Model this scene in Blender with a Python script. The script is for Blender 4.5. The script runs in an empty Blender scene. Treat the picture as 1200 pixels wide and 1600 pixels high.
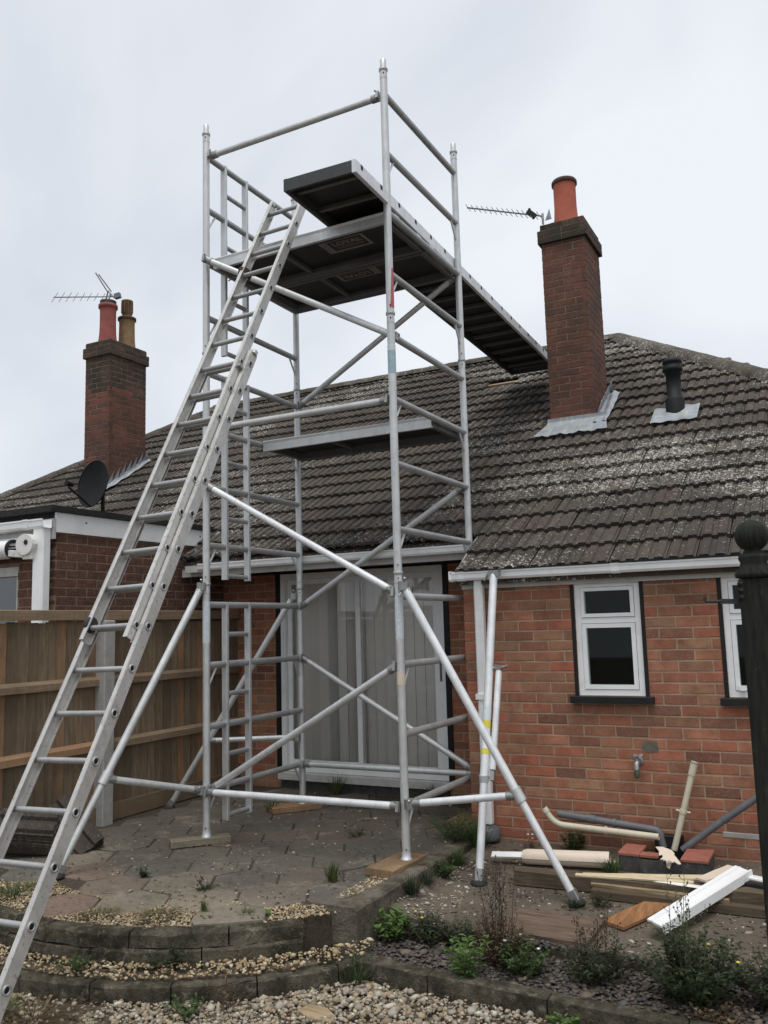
import bpy, math, random
import numpy as np
from mathutils import Vector, Matrix

SC = bpy.context.scene
COL = SC.collection
R_ = math.radians
RNG = random.Random(7)
NP = np.random.default_rng(7)

# ------------------------------------------------------------------ camera
# World axes: X runs along the back wall of the bungalow, Y goes into the house, Z is up; patio paving is z = 0.
CAM = Vector((0.0, 0.0, 1.54))
RIGHT = Vector((0.8828, 0.4690, -0.0274))
UP = Vector((0.0855, -0.1026, 0.9910))
FWD = Vector((-0.4619, 0.8773, 0.1307))
cd = bpy.data.cameras.new('camera')
cam = bpy.data.objects.new('camera', cd)
COL.objects.link(cam)
FWD.normalize()
RIGHT = (RIGHT - FWD * RIGHT.dot(FWD)).normalized()
UP = RIGHT.cross(FWD).normalized()
mw = Matrix((RIGHT, UP, -FWD)).transposed().to_4x4()
mw.translation = CAM
cam.matrix_world = mw
cd.sensor_fit = 'VERTICAL'
cd.sensor_height = 36.0
cd.lens = 36.0 * 1348.945 / 1600.0
cd.clip_start = 0.05
cd.clip_end = 400
SC.camera = cam

# ------------------------------------------------------------------ sky, sun, exposure
SUN_EL, SUN_AZ = 72.0, 158.0      # azimuth measured clockwise from +Y
world = bpy.data.worlds.new('World')
SC.world = world
world.use_nodes = True
wt = world.node_tree
for n in list(wt.nodes):
    wt.nodes.remove(n)
wo = wt.nodes.new('ShaderNodeOutputWorld')
bg = wt.nodes.new('ShaderNodeBackground')
bg.inputs['Strength'].default_value = 0.1
sky = wt.nodes.new('ShaderNodeTexSky')
sky.sky_type = 'NISHITA'
sky.sun_disc = False
sky.sun_elevation = R_(SUN_EL)
sky.sun_rotation = R_(SUN_AZ)
tc = wt.nodes.new('ShaderNodeTexCoord')
cl = wt.nodes.new('ShaderNodeTexNoise')
cl.inputs['Scale'].default_value = 1.7
cl.inputs['Detail'].default_value = 5.0
cl.inputs['Roughness'].default_value = 0.5
cl.inputs['Distortion'].default_value = 0.35
rp = wt.nodes.new('ShaderNodeValToRGB')
rp.color_ramp.elements[0].position = 0.36
rp.color_ramp.elements[0].color = (0.435, 0.465, 0.515, 1)
rp.color_ramp.elements[1].position = 0.64
rp.color_ramp.elements[1].color = (0.620, 0.644, 0.678, 1)
sc_ = wt.nodes.new('ShaderNodeVectorMath')
sc_.operation = 'SCALE'
sc_.inputs['Scale'].default_value = 10.0
mx = wt.nodes.new('ShaderNodeMix')
mx.data_type = 'RGBA'
mx.inputs[0].default_value = 0.94        # cloud cover
wt.links.new(tc.outputs['Generated'], cl.inputs['Vector'])
wt.links.new(cl.outputs['Fac'], rp.inputs['Fac'])
wt.links.new(rp.outputs['Color'], sc_.inputs[0])
wt.links.new(sky.outputs['Color'], mx.inputs[6])
wt.links.new(sc_.outputs['Vector'], mx.inputs[7])
wt.links.new(mx.outputs[2], bg.inputs['Color'])
wt.links.new(bg.outputs['Background'], wo.inputs['Surface'])

sd = bpy.data.lights.new('sun', 'SUN')
sd.energy = 1.5
sd.angle = R_(38)
sd.color = (1.0, 0.97, 0.93)
sun = bpy.data.objects.new('sun', sd)
COL.objects.link(sun)
az = R_(SUN_AZ)
sdir = Vector((math.sin(az) * math.cos(R_(SUN_EL)), math.cos(az) * math.cos(R_(SUN_EL)), math.sin(R_(SUN_EL))))
sun.rotation_euler = sdir.to_track_quat('Z', 'Y').to_euler()
sun.location = (0, 0, 12)

SC.view_settings.view_transform = 'Standard'
SC.view_settings.look = 'None'
SC.view_settings.gamma = 1.0
SC.view_settings.exposure = 0.54
SC.view_settings.use_curve_mapping = False


def in_frame(p, m=0.02):
    d = Vector(p) - CAM
    z = d.dot(FWD)
    if z < 0.1:
        return False
    f = 1348.945
    x = 600 + f * d.dot(RIGHT) / z
    y = 800 - f * d.dot(UP) / z
    return -1200 * m < x < 1200 * (1 + m) and -1600 * m < y < 1600 * (1 + m)


# ------------------------------------------------------------------ material helper
class NT:
    def __init__(self, name):
        self.m = bpy.data.materials.new(name)
        self.m.use_nodes = True
        self.t = self.m.node_tree
        self.b = self.t.nodes['Principled BSDF']
        self.geo = None

    def new(self, k):
        return self.t.nodes.new(k)

    def link(self, a, b):
        self.t.links.new(a, b)

    def val(self, s, v):
        if hasattr(v, 'is_output'):
            self.link(v, s)
        elif isinstance(v, (tuple, list)) and len(v) == 3 and s.type == 'RGBA':
            s.default_value = (*v, 1)
        else:
            s.default_value = v

    def pos(self):
        if not self.geo:
            self.geo = self.new('ShaderNodeNewGeometry')
        return self.geo.outputs['Position']

    def scaled(self, sx, sy, sz, src=None):
        n = self.new('ShaderNodeVectorMath')
        n.operation = 'MULTIPLY'
        self.link(src or self.pos(), n.inputs[0])
        n.inputs[1].default_value = (sx, sy, sz)
        return n.outputs[0]

    def noise(self, scale, detail=3, rough=0.55, vec=None, dist=0.0, out='Fac'):
        n = self.new('ShaderNodeTexNoise')
        n.inputs['Scale'].default_value = scale
        n.inputs['Detail'].default_value = detail
        n.inputs['Roughness'].default_value = rough
        n.inputs['Distortion'].default_value = dist
        self.link(vec or self.pos(), n.inputs['Vector'])
        return n.outputs[out]

    def voro(self, scale, out='Distance', vec=None, feature='F1'):
        n = self.new('ShaderNodeTexVoronoi')
        n.feature = feature
        n.inputs['Scale'].default_value = scale
        self.link(vec or self.pos(), n.inputs['Vector'])
        return n.outputs[out]

    def tint(self):
        oi = self.new('ShaderNodeObjectInfo')
        at = self.new('ShaderNodeAttribute')
        at.attribute_name = 'tint'
        a = self.math('ADD', oi.outputs['Random'], at.outputs['Fac'])
        return self.math('FRACT', a)

    def math(self, op, a, b=None, c=None):
        n = self.new('ShaderNodeMath')
        n.operation = op
        self.val(n.inputs[0], a)
        if b is not None:
            self.val(n.inputs[1], b)
        if c is not None:
            self.val(n.inputs[2], c)
        return n.outputs[0]

    def ramp(self, fac, stops, const=False):
        n = self.new('ShaderNodeValToRGB')
        cr = n.color_ramp
        if const:
            cr.interpolation = 'CONSTANT'
        while len(cr.elements) < len(stops):
            cr.elements.new(0.5)
        for e, (p, c) in zip(cr.elements, stops):
            e.position = p
            e.color = (*c, 1) if len(c) == 3 else c
        self.link(fac, n.inputs['Fac'])
        return n.outputs['Color']

    def mix(self, fac, a, b, mode='MIX'):
        n = self.new('ShaderNodeMix')
        n.data_type = 'RGBA'
        n.blend_type = mode
        self.val(n.inputs[0], fac)
        self.val(n.inputs[6], a)
        self.val(n.inputs[7], b)
        return n.outputs[2]

    def step(self, x, lo, hi):
        n = self.new('ShaderNodeMapRange')
        self.val(n.inputs[0], x)
        n.inputs[1].default_value = lo
        n.inputs[2].default_value = hi
        return n.outputs[0]

    def bump(self, h, strength=0.4, dist=0.01):
        n = self.new('ShaderNodeBump')
        n.inputs['Strength'].default_value = strength
        n.inputs['Distance'].default_value = dist
        self.link(h, n.inputs['Height'])
        self.link(n.outputs[0], self.b.inputs['Normal'])

    def done(self, color, rough=0.8, metal=0.0, spec=None):
        self.val(self.b.inputs['Base Color'], color)
        self.val(self.b.inputs['Roughness'], rough)
        self.val(self.b.inputs['Metallic'], metal)
        if spec is not None:
            self.b.inputs['Specular IOR Level'].default_value = spec
        return self.m


M = {}


def brick_mat(name, cols, dark=0.45, soot=None):
    n = NT(name)
    t = n.tint()
    k = len(cols)
    c = n.ramp(t, [(i / k, cc) for i, cc in enumerate(cols)])
    a = n.noise(9, 4, 0.6)
    c = n.mix(n.math('MULTIPLY', n.step(a, 0.38, 0.72), 0.8), c, tuple(x * dark for x in cols[0]), 'MIX')
    stain = n.noise(1.3, 5, 0.7, n.scaled(1.0, 1.0, 0.55))
    c = n.mix(n.math('MULTIPLY', n.step(stain, 0.52, 0.70), 0.42), c, (0.085, 0.055, 0.036))
    bloom = n.noise(2.1, 5, 0.75)
    c = n.mix(n.math('MULTIPLY', n.step(bloom, 0.60, 0.75), 0.30), c, (0.34, 0.24, 0.17))
    f = n.noise(70, 3, 0.65)
    c = n.mix(n.math('MULTIPLY', n.step(f, 0.45, 0.8), 0.5), c, (0.34, 0.21, 0.135))
    sp = n.noise(160, 2, 0.5)
    c = n.mix(n.step(sp, 0.71, 0.78), c, (0.55, 0.5, 0.45))
    if soot:
        g = n.noise(3.2, 4, 0.6)
        c = n.mix(n.math('MULTIPLY', n.step(g, 0.40, 0.62), soot), c, (0.035, 0.033, 0.024))
    n.bump(n.math('ADD', f, n.noise(25, 2)), 0.5, 0.004)
    return n.done(c, 0.92, spec=0.25)


M['brick'] = brick_mat('red_brick', [(0.31, 0.122, 0.073), (0.41, 0.148, 0.086), (0.27, 0.140, 0.085),
                                     (0.40, 0.225, 0.135), (0.150, 0.073, 0.052), (0.34, 0.165, 0.102), (0.43, 0.130, 0.080), (0.28, 0.178, 0.108), (0.36, 0.135, 0.085), (0.20, 0.098, 0.067), (0.43, 0.190, 0.115)], 0.62)
M['brick_ext'] = brick_mat('brown_brick', [(0.105, 0.050, 0.038), (0.135, 0.060, 0.043), (0.082, 0.042, 0.034), (0.12, 0.066, 0.048)], 0.6)
M['brick_chim'] = brick_mat('chimney_brick', [(0.155, 0.060, 0.044), (0.125, 0.054, 0.042), (0.19, 0.070, 0.050), (0.095, 0.047, 0.040)], 0.62, 0.45)
M['brick_soot'] = brick_mat('sooty_brick', [(0.060, 0.044, 0.035), (0.042, 0.036, 0.028), (0.078, 0.050, 0.037)], 0.55, 0.85)

n = NT('mortar')
c = n.ramp(n.noise(7, 6, 0.75), [(0.3, (0.25, 0.172, 0.118)), (0.7, (0.46, 0.335, 0.235))])
n.bump(n.noise(120, 3), 0.5, 0.003)
M['mortar'] = n.done(c, 0.95, spec=0.2)
n = NT('dark_mortar')
c = n.ramp(n.noise(20, 4), [(0.3, (0.19, 0.13, 0.095)), (0.7, (0.31, 0.225, 0.165))])
M['mortar_dark'] = n.done(c, 0.95, spec=0.2)
n = NT('sooty_mortar')
c = n.ramp(n.noise(9, 5, 0.7), [(0.35, (0.085, 0.060, 0.046)), (0.7, (0.27, 0.185, 0.135))])
M['mortar_soot'] = n.done(c, 0.95, spec=0.2)


def tile_mat(name, lichen=1.0, base=((0.072, 0.060, 0.050), (0.050, 0.043, 0.038), (0.088, 0.074, 0.060), (0.074, 0.057, 0.050))):
    n = NT(name)
    c = n.ramp(n.tint(), [(0.0, base[0]), (0.3, base[1]), (0.6, base[2]), (0.85, base[3])])
    a = n.noise(14, 5, 0.65)
    c = n.mix(n.step(a, 0.42, 0.8), c, (0.042, 0.038, 0.034))
    moss = n.noise(2.6, 4, 0.6)
    c = n.mix(n.math('MULTIPLY', n.step(moss, 0.50, 0.70), 0.6), c, (0.092, 0.080, 0.050))
    blk = n.noise(6, 5, 0.75)
    c = n.mix(n.math('MULTIPLY', n.step(blk, 0.55, 0.72), 0.6), c, (0.030, 0.027, 0.023))
    # lichen: pale crusty spots, denser in drifts
    region = n.step(n.noise(0.50, 4, 0.65), 0.38, 0.60)
    spots = n.noise(40, 5, 0.72, dist=1.0)
    thr = n.math('MULTIPLY_ADD', region, -0.135, 0.632)
    m = n.step(n.math('SUBTRACT', spots, thr), 0.0, 0.065)
    lc = n.ramp(n.noise(18, 2), [(0.35, (0.38, 0.36, 0.31)), (0.65, (0.66, 0.64, 0.60))])
    c = n.mix(n.math('MULTIPLY', m, 0.95 * lichen), c, lc)
    n.bump(n.math('ADD', n.noise(90, 3), m), 0.55, 0.004)
    return n.done(c, 0.93, spec=0.25)


M['tile'] = tile_mat('roof_tile')
M['tile_spare'] = tile_mat('spare_tile', 0.12, ((0.070, 0.055, 0.045), (0.050, 0.042, 0.036), (0.085, 0.068, 0.055), (0.062, 0.050, 0.043)))
M['ridge'] = tile_mat('ridge_tile', 0.6, ((0.095, 0.085, 0.068), (0.085, 0.07, 0.055), (0.10, 0.088, 0.07), (0.08, 0.072, 0.06)))


def alu(name, base, rough=0.50, metal=0.5, dirt=0.22, speck=(0.2, 0.19, 0.17), sp=0.64):
    n = NT(name)
    a = n.noise(7, 5, 0.65)
    c = n.ramp(a, [(0.3, tuple(x * 0.84 for x in base)), (0.7, tuple(min(1, x * 1.08) for x in base))])
    s = n.noise(55, 3, 0.6)
    c = n.mix(n.math('MULTIPLY', n.step(s, sp, sp + 0.08), dirt), c, speck)
    w = n.noise(38, 2, 0.6)
    c = n.mix(n.math('MULTIPLY', n.step(w, 0.68, 0.76), 0.2), c, (0.75, 0.75, 0.73))
    sc2 = n.noise(6, 5, 0.75, n.scaled(5, 5, 1.2), 0.5)
    c = n.mix(n.math('MULTIPLY', n.step(sc2, 0.52, 0.66), 0.45), c, tuple(x * 0.62 for x in base))
    pl = n.noise(21, 4, 0.75, n.scaled(1, 1, .6))
    c = n.mix(n.math('MULTIPLY', n.step(pl, 0.68, 0.72), 0.75), c, (0.74, 0.73, 0.70))
    r = n.math('MULTIPLY_ADD', a, 0.35, rough - 0.15)
    n.bump(s, 0.12, 0.002)
    return n.done(c, r, metal)


M['alu'] = alu('weathered_aluminium', (0.62, 0.63, 0.625))
M['alu_rung'] = alu('dull_aluminium_rung', (0.43, 0.435, 0.43), 0.52, 0.5, 0.25)
M['alu_new'] = alu('bright_aluminium', (0.76, 0.775, 0.785), 0.5, 0.25, 0.15)
M['alu_ladder'] = alu('ladder_aluminium', (0.58, 0.57, 0.545), 0.5, 0.55, 0.55, (0.16, 0.15, 0.13), 0.60)
M['alu_dark'] = alu('dark_aluminium', (0.16, 0.165, 0.165), 0.55, 0.4, 0.4)
M['alu_black'] = alu('near_black_aluminium', (0.055, 0.058, 0.06), 0.6, 0.2, 0.3)
M['steel'] = alu('galvanised_clip', (0.36, 0.36, 0.35), 0.5, 0.8, 0.5)


def plain(name, base, rough=0.6, metal=0.0, var=0.12, scale=12, spec=None, bump=0.0, dirt=None):
    n = NT(name)
    a = n.noise(scale, 4, 0.6)
    c = n.ramp(a, [(0.3, tuple(x * (1 - var) for x in base)), (0.7, tuple(min(1, x * (1 + var)) for x in base))])
    if dirt:
        c = n.mix(n.math('MULTIPLY', n.step(n.noise(scale * 2.5, 5, 0.7), 0.52, 0.75), dirt[0]), c, dirt[1])
    if bump:
        n.bump(n.noise(scale * 6, 3), bump, 0.004)
    return n.done(c, rough, metal, spec)


M['upvc'] = plain('white_upvc', (0.83, 0.84, 0.835), 0.35, var=0.05, scale=3, dirt=(0.3, (0.45, 0.44, 0.40)))
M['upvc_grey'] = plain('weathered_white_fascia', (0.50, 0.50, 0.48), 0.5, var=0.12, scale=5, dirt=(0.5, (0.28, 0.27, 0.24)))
M['white_paint'] = plain('chipped_white_paint', (0.70, 0.69, 0.66), 0.5, var=0.1, scale=7, dirt=(0.6, (0.20, 0.17, 0.14)))
M['black'] = plain('black_paint', (0.012, 0.012, 0.013), 0.6, var=0.3, spec=0.3)
M['felt'] = plain('black_roof_felt', (0.028, 0.028, 0.027), 0.9, var=0.3, scale=25, spec=0.2, bump=0.4)
M['soffit'] = plain('dark_soffit', (0.022, 0.018, 0.016), 0.7, var=0.3, spec=0.3)  # near black: the shadow under the eaves put into the colour
M['ply'] = plain('phenolic_plywood', (0.026, 0.025, 0.024), 0.5, var=0.3, scale=6, spec=0.35)
M['print'] = plain('faded_grey_print', (0.24, 0.225, 0.22), 0.6, var=0.25, scale=60)
M['print_red'] = plain('faded_red_print', (0.075, 0.040, 0.040), 0.6, var=0.25, scale=60)
M['interior'] = plain('dark_backing', (0.02, 0.02, 0.019), 0.9, var=0.2, scale=2)  # near black in place of unlit rooms behind the glass
n = NT('streaked_lead_sheet')
c = n.ramp(n.noise(7, 5, 0.7), [(0.3, (0.21, 0.235, 0.265)), (0.7, (0.36, 0.385, 0.41))])
c = n.mix(n.math('MULTIPLY', n.step(n.noise(4, 5, 0.7, n.scaled(8, 1.2, 1.2), .3), 0.50, 0.68), 0.6), c, (0.40, 0.42, 0.27))
c = n.mix(n.math('MULTIPLY', n.step(n.noise(5, 4, 0.7, n.scaled(7, 1.5, 1.5)), 0.58, 0.70), 0.5), c, (0.60, 0.62, 0.63))
n.bump(n.noise(20, 4), 0.4, 0.01)
M['lead'] = n.done(c, 0.5, 0.15)
n = NT('crumpled_grey_lead')
c = n.ramp(n.noise(11, 5, 0.7), [(0.3, (0.19, 0.205, 0.22)), (0.7, (0.42, 0.44, 0.455))])
c = n.mix(n.math('MULTIPLY', n.step(n.noise(22, 4, 0.7), 0.58, 0.70), 0.5), c, (0.15, 0.16, 0.165))
n.bump(n.noise(26, 4), 0.6, 0.012)
M['lead_clean'] = n.done(c, 0.42, 0.3)
M['pot'] = plain('terracotta', (0.40, 0.105, 0.060), 0.85, var=0.15, scale=6, dirt=(0.4, (0.20, 0.075, 0.055)), bump=0.15)
M['pot_dark'] = plain('old_red_clay', (0.27, 0.075, 0.06), 0.85, var=0.2, scale=8, dirt=(0.4, (0.12, 0.06, 0.05)), bump=0.15)
M['pot_buff'] = plain('buff_clay', (0.21, 0.135, 0.065), 0.85, var=0.3, scale=8, dirt=(0.7, (0.09, 0.06, 0.05)), bump=0.15)
M['pot_rim'] = plain('sooty_clay', (0.075, 0.045, 0.038), 0.9, var=0.3, scale=10)
M['dish'] = plain('dark_grey_coated_steel', (0.012, 0.013, 0.014), 0.75, var=0.2, spec=0.2)
M['aerial'] = plain('dull_aerial_metal', (0.16, 0.17, 0.18), 0.5, 0.5)
M['vent'] = plain('black_flue_plastic', (0.007, 0.009, 0.010), 0.6, var=0.2, spec=0.3)
M['conc'] = plain('concrete_post', (0.36, 0.35, 0.33), 0.9, var=0.12, scale=15, bump=0.3, dirt=(0.35, (0.18, 0.19, 0.15)))
n = NT('fabric_blind')
c = n.ramp(n.tint(), [(0.0, (0.90, 0.905, 0.87)), (0.5, (0.74, 0.75, 0.72)), (0.95, (0.84, 0.845, 0.81))])
M['blind'] = n.done(c, 0.85)
M['grey_pipe'] = plain('grey_soil_pipe', (0.115, 0.12, 0.13), 0.55, var=0.15, scale=8, dirt=(0.4, (0.22, 0.2, 0.18)))
M['cream_pipe'] = plain('yellowed_plastic_pipe', (0.56, 0.52, 0.40), 0.5, var=0.08, scale=8, dirt=(0.35, (0.30, 0.26, 0.19)))
M['cream'] = plain('cream_plastic', (0.66, 0.56, 0.45), 0.5, var=0.06, scale=6, dirt=(0.25, (0.45, 0.36, 0.27)))
M['cream_wood'] = plain('cream_painted_wood', (0.62, 0.52, 0.34), 0.7, var=0.12, scale=14, dirt=(0.4, (0.36, 0.26, 0.15)))
M['quarry'] = plain('red_quarry_tile', (0.30, 0.105, 0.07), 0.75, var=0.18, scale=14, dirt=(0.4, (0.16, 0.07, 0.05)))
M['dark_conc'] = plain('dark_wet_concrete', (0.058, 0.055, 0.050), 0.85, var=0.35, scale=14, bump=0.5, dirt=(0.4, (0.22, 0.22, 0.21)))
M['old_render'] = plain('old_cement_patch', (0.135, 0.118, 0.090), 0.9, var=0.3, scale=30, bump=0.4)
M['yellow'] = plain('yellow_sticker', (0.62, 0.55, 0.06), 0.5)
M['white_lab'] = plain('pale_sticker', (0.60, 0.65, 0.68), 0.5, var=0.15, scale=60, dirt=(0.5, (0.25, 0.30, 0.34)))
M['blue_lab'] = plain('faded_blue_tape', (0.34, 0.46, 0.50), 0.6, var=0.15, scale=30)
M['red_lab'] = plain('rubbed_red_paint', (0.45, 0.09, 0.10), 0.6, var=0.25, scale=30, dirt=(0.5, (0.5, 0.42, 0.42)))
M['rope'] = plain('brown_rope', (0.085, 0.045, 0.030), 0.95, var=0.3, scale=80)
M['rubber'] = plain('dark_rubber', (0.03, 0.03, 0.03), 0.8)
M['tapm'] = plain('corroded_tap_metal', (0.36, 0.37, 0.36), 0.45, 0.6, 0.3, 60)
M['tap_green'] = plain('verdigris', (0.10, 0.13, 0.085), 0.7, 0.2, 0.3, 60)


def wood(name, base, dark, axis='Z', rough=0.85, grain=60, tint=True):
    n = NT(name)
    s = {'X': (1.2, 22, 22), 'Y': (22, 1.2, 22), 'Z': (22, 22, 1.2)}[axis]
    g = n.noise(3.2, 6, 0.65, n.scaled(*s), 0.6)
    c = n.ramp(g, [(0.3, dark), (0.68, base)])
    if tint:
        t = n.tint()
        c = n.mix(n.math('MULTIPLY', n.step(t, 0.45, 0.95), 0.85), c, tuple(x * 0.42 for x in base))
        c = n.mix(n.math('MULTIPLY', n.step(t, 0.16, 0.0), 0.6), c, (base[0] * 1.5, base[1] * 1.0, base[2] * 0.72))
        c = n.mix(n.math('MULTIPLY', n.step(n.noise(9, 5, 0.75, n.scaled(6, 6, .7)), .50, .72), 0.6), c, tuple(x * 0.36 for x in base))
    st = n.noise(1.6, 4, 0.6)
    c = n.mix(n.math('MULTIPLY', n.step(st, 0.48, 0.72), 0.5), c, tuple(x * 0.45 for x in dark))
    n.bump(g, 0.35, 0.004)
    return n.done(c, rough, spec=0.25)


M['fence'] = wood('weathered_fence_board', (0.285, 0.210, 0.135), (0.120, 0.088, 0.059))
M['rail'] = wood('fence_rail', (0.33, 0.24, 0.155), (0.19, 0.135, 0.09), 'Y')
M['plank'] = wood('old_timber', (0.17, 0.13, 0.085), (0.062, 0.045, 0.030), 'X')
M['plank_pale'] = wood('pale_timber', (0.38, 0.29, 0.18), (0.17, 0.12, 0.07), 'X', tint=False)
M['plank_orange'] = wood('orange_split_board', (0.38, 0.19, 0.085), (0.16, 0.075, 0.035), 'Y', tint=False)
M['sole'] = wood('sole_board', (0.33, 0.225, 0.13), (0.19, 0.125, 0.07), 'Y')
M['sole_x'] = wood('sole_board_grey', (0.27, 0.24, 0.17), (0.15, 0.13, 0.09), 'X', tint=False)
M['woodslab'] = wood('timber_look_slab', (0.195, 0.135, 0.098), (0.055, 0.038, 0.030), 'X', tint=False)
n = NT('black_stained_post')
g = n.noise(4, 5, 0.65, n.scaled(20, 20, 2))
c = n.ramp(g, [(0.35, (0.009, 0.010, 0.008)), (0.75, (0.028, 0.030, 0.022))])
c = n.mix(n.math('MULTIPLY', n.step(n.noise(22, 5, 0.7), 0.6, 0.75), 0.5), c, (0.075, 0.075, 0.04))
n.bump(g, 0.6, 0.004)
M['post'] = n.done(c, 0.85, spec=0.25)

# patio and ground
n = NT('stained_paving')
c = n.ramp(n.tint(), [(0.0, (0.20, 0.175, 0.135)), (0.22, (0.235, 0.150, 0.112)), (0.42, (0.155, 0.143, 0.118)), (0.7, (0.27, 0.225, 0.165)), (0.9, (0.135, 0.13, 0.112))])
big = n.noise(1.1, 4, 0.6)
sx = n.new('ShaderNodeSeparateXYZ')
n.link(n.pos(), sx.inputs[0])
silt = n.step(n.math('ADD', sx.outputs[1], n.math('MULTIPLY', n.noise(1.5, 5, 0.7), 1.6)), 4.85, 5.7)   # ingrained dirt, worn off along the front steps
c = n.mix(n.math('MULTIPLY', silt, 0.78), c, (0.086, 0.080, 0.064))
c = n.mix(n.math('MULTIPLY', n.step(big, 0.42, 0.66), 0.5), c, (0.066, 0.058, 0.046))
fine = n.noise(24, 6, 0.75)
c = n.mix(n.math('MULTIPLY', n.step(fine, 0.48, 0.70), 0.55), c, (0.056, 0.049, 0.039))
pale = n.noise(3.4, 6, 0.75, dist=0.6)
c = n.mix(n.math('MULTIPLY', n.step(pale, 0.55, 0.72), 0.65), c, (0.29, 0.26, 0.21))
scr = n.noise(5, 5, 0.7, n.scaled(1.0, 5.0, 1.0), 1.2)
c = n.mix(n.math('MULTIPLY', n.step(scr, 0.66, 0.72), 0.55), c, (0.42, 0.40, 0.36))
bits = n.noise(120, 2, 0.5)
c = n.mix(n.step(bits, 0.72, 0.76), c, (0.42, 0.39, 0.33))
n.bump(n.math('ADD', fine, n.noise(9, 3)), 0.45, 0.006)
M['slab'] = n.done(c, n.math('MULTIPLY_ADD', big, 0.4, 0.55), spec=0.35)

n = NT('joint_soil')
c = n.ramp(n.noise(40, 5, 0.7), [(0.3, (0.035, 0.030, 0.022)), (0.7, (0.095, 0.080, 0.058))])
n.bump(n.noise(90, 4), 0.7, 0.006)
M['soil'] = n.done(c, 0.95, spec=0.2)

n = NT('dirty_yard_concrete')
c = n.ramp(n.noise(2.2, 5, 0.65), [(0.3, (0.070, 0.058, 0.045)), (0.7, (0.150, 0.122, 0.093))])
c = n.mix(n.math('MULTIPLY', n.step(n.noise(30, 5, 0.7), 0.5, 0.72), 0.6), c, (0.055, 0.05, 0.042))
c = n.mix(n.step(n.noise(110, 2), 0.70, 0.75), c, (0.36, 0.33, 0.28))
n.bump(n.noise(45, 5, 0.7), 0.6, 0.008)
M['yard'] = n.done(c, 0.9, spec=0.25)

n = NT('mossy_kerb_concrete')
c = n.ramp(n.noise(10, 6, 0.75), [(0.3, (0.080, 0.072, 0.052)), (0.7, (0.21, 0.185, 0.135))])
c = n.mix(n.math('MULTIPLY', n.step(n.noise(4.5, 6, 0.75), 0.40, 0.58), 0.85), c, (0.034, 0.031, 0.021))
c = n.mix(n.math('MULTIPLY', n.step(n.noise(17, 6, 0.8), 0.54, 0.66), 0.75), c, (0.30, 0.265, 0.205))
c = n.mix(n.math('MULTIPLY', n.step(n.noise(9, 4, 0.7), 0.60, 0.72), 0.6), c, (0.060, 0.068, 0.026))
n.bump(n.math('ADD', n.noise(70, 5, 0.75), n.noise(14, 5, 0.75)), 1.0, 0.022)
M['kerb'] = n.done(c, 0.95, spec=0.15)


n = NT('pale_rough_kerb')
c = n.ramp(n.noise(12, 6, 0.75), [(0.3, (0.115, 0.102, 0.078)), (0.7, (0.30, 0.265, 0.205))])
c = n.mix(n.math('MULTIPLY', n.step(n.noise(5, 6, 0.75), 0.46, 0.64), 0.75), c, (0.050, 0.046, 0.032))
n.bump(n.math('ADD', n.noise(60, 5, 0.75), n.noise(14, 5, 0.75)), 1.0, 0.025)
M['kerb_pale'] = n.done(c, 0.95, spec=0.15)


def stone_mat(name, cols):
    n = NT(name)
    k = len(cols)
    c = n.ramp(n.tint(), [(i / k, cc) for i, cc in enumerate(cols)])
    c = n.mix(n.math('MULTIPLY', n.step(n.noise(60, 3), 0.45, 0.75), 0.35), c, (0.16, 0.13, 0.10))
    return n.done(c, 0.75, spec=0.35)


M['gravel'] = stone_mat('mixed_gravel', [(0.36, 0.295, 0.205), (0.22, 0.172, 0.112), (0.47, 0.405, 0.30), (0.29, 0.215, 0.135), (0.15, 0.132, 0.105), (0.40, 0.30, 0.185), (0.25, 0.225, 0.18), (0.58, 0.53, 0.43), (0.19, 0.145, 0.095), (0.34, 0.315, 0.265)])
M['gravel_y'] = stone_mat('honey_gravel', [(0.40, 0.295, 0.165), (0.27, 0.195, 0.108), (0.46, 0.36, 0.215), (0.21, 0.158, 0.10), (0.35, 0.26, 0.155), (0.52, 0.44, 0.30)])
M['slate'] = stone_mat('blue_slate_chips', [(0.062, 0.058, 0.060), (0.092, 0.085, 0.086), (0.042, 0.038, 0.037), (0.12, 0.106, 0.10), (0.075, 0.06, 0.050), (0.16, 0.13, 0.10), (0.05, 0.043, 0.038)])
M['flake'] = stone_mat('pale_rubble', [(0.45, 0.42, 0.36), (0.32, 0.28, 0.22), (0.55, 0.52, 0.47), (0.24, 0.2, 0.15)])

n = NT('gravel_bed_soil')
c = n.ramp(n.noise(60, 5, 0.7), [(0.3, (0.06, 0.048, 0.034)), (0.7, (0.17, 0.135, 0.095))])
n.bump(n.noise(80, 4), 0.8, 0.01)
M['gsoil'] = n.done(c, 0.95, spec=0.2)


def leaf(name, a, b, c_=None):
    n = NT(name)
    c = n.ramp(n.tint(), [(0.0, a), (0.5, b), (0.95, c_ or a)])
    n.b.inputs['Subsurface Weight'].default_value = 0.0
    m = n.done(c, 0.55, spec=0.3)
    # a little light passes through a leaf
    tr = n.new('ShaderNodeBsdfTranslucent')
    n.link(c, tr.inputs['Color'])
    ms = n.new('ShaderNodeMixShader')
    ms.inputs[0].default_value = 0.3
    out = n.t.nodes['Material Output']
    n.link(n.b.outputs[0], ms.inputs[1])
    n.link(tr.outputs[0], ms.inputs[2])
    n.link(ms.outputs[0], out.inputs['Surface'])
    return m


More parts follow.
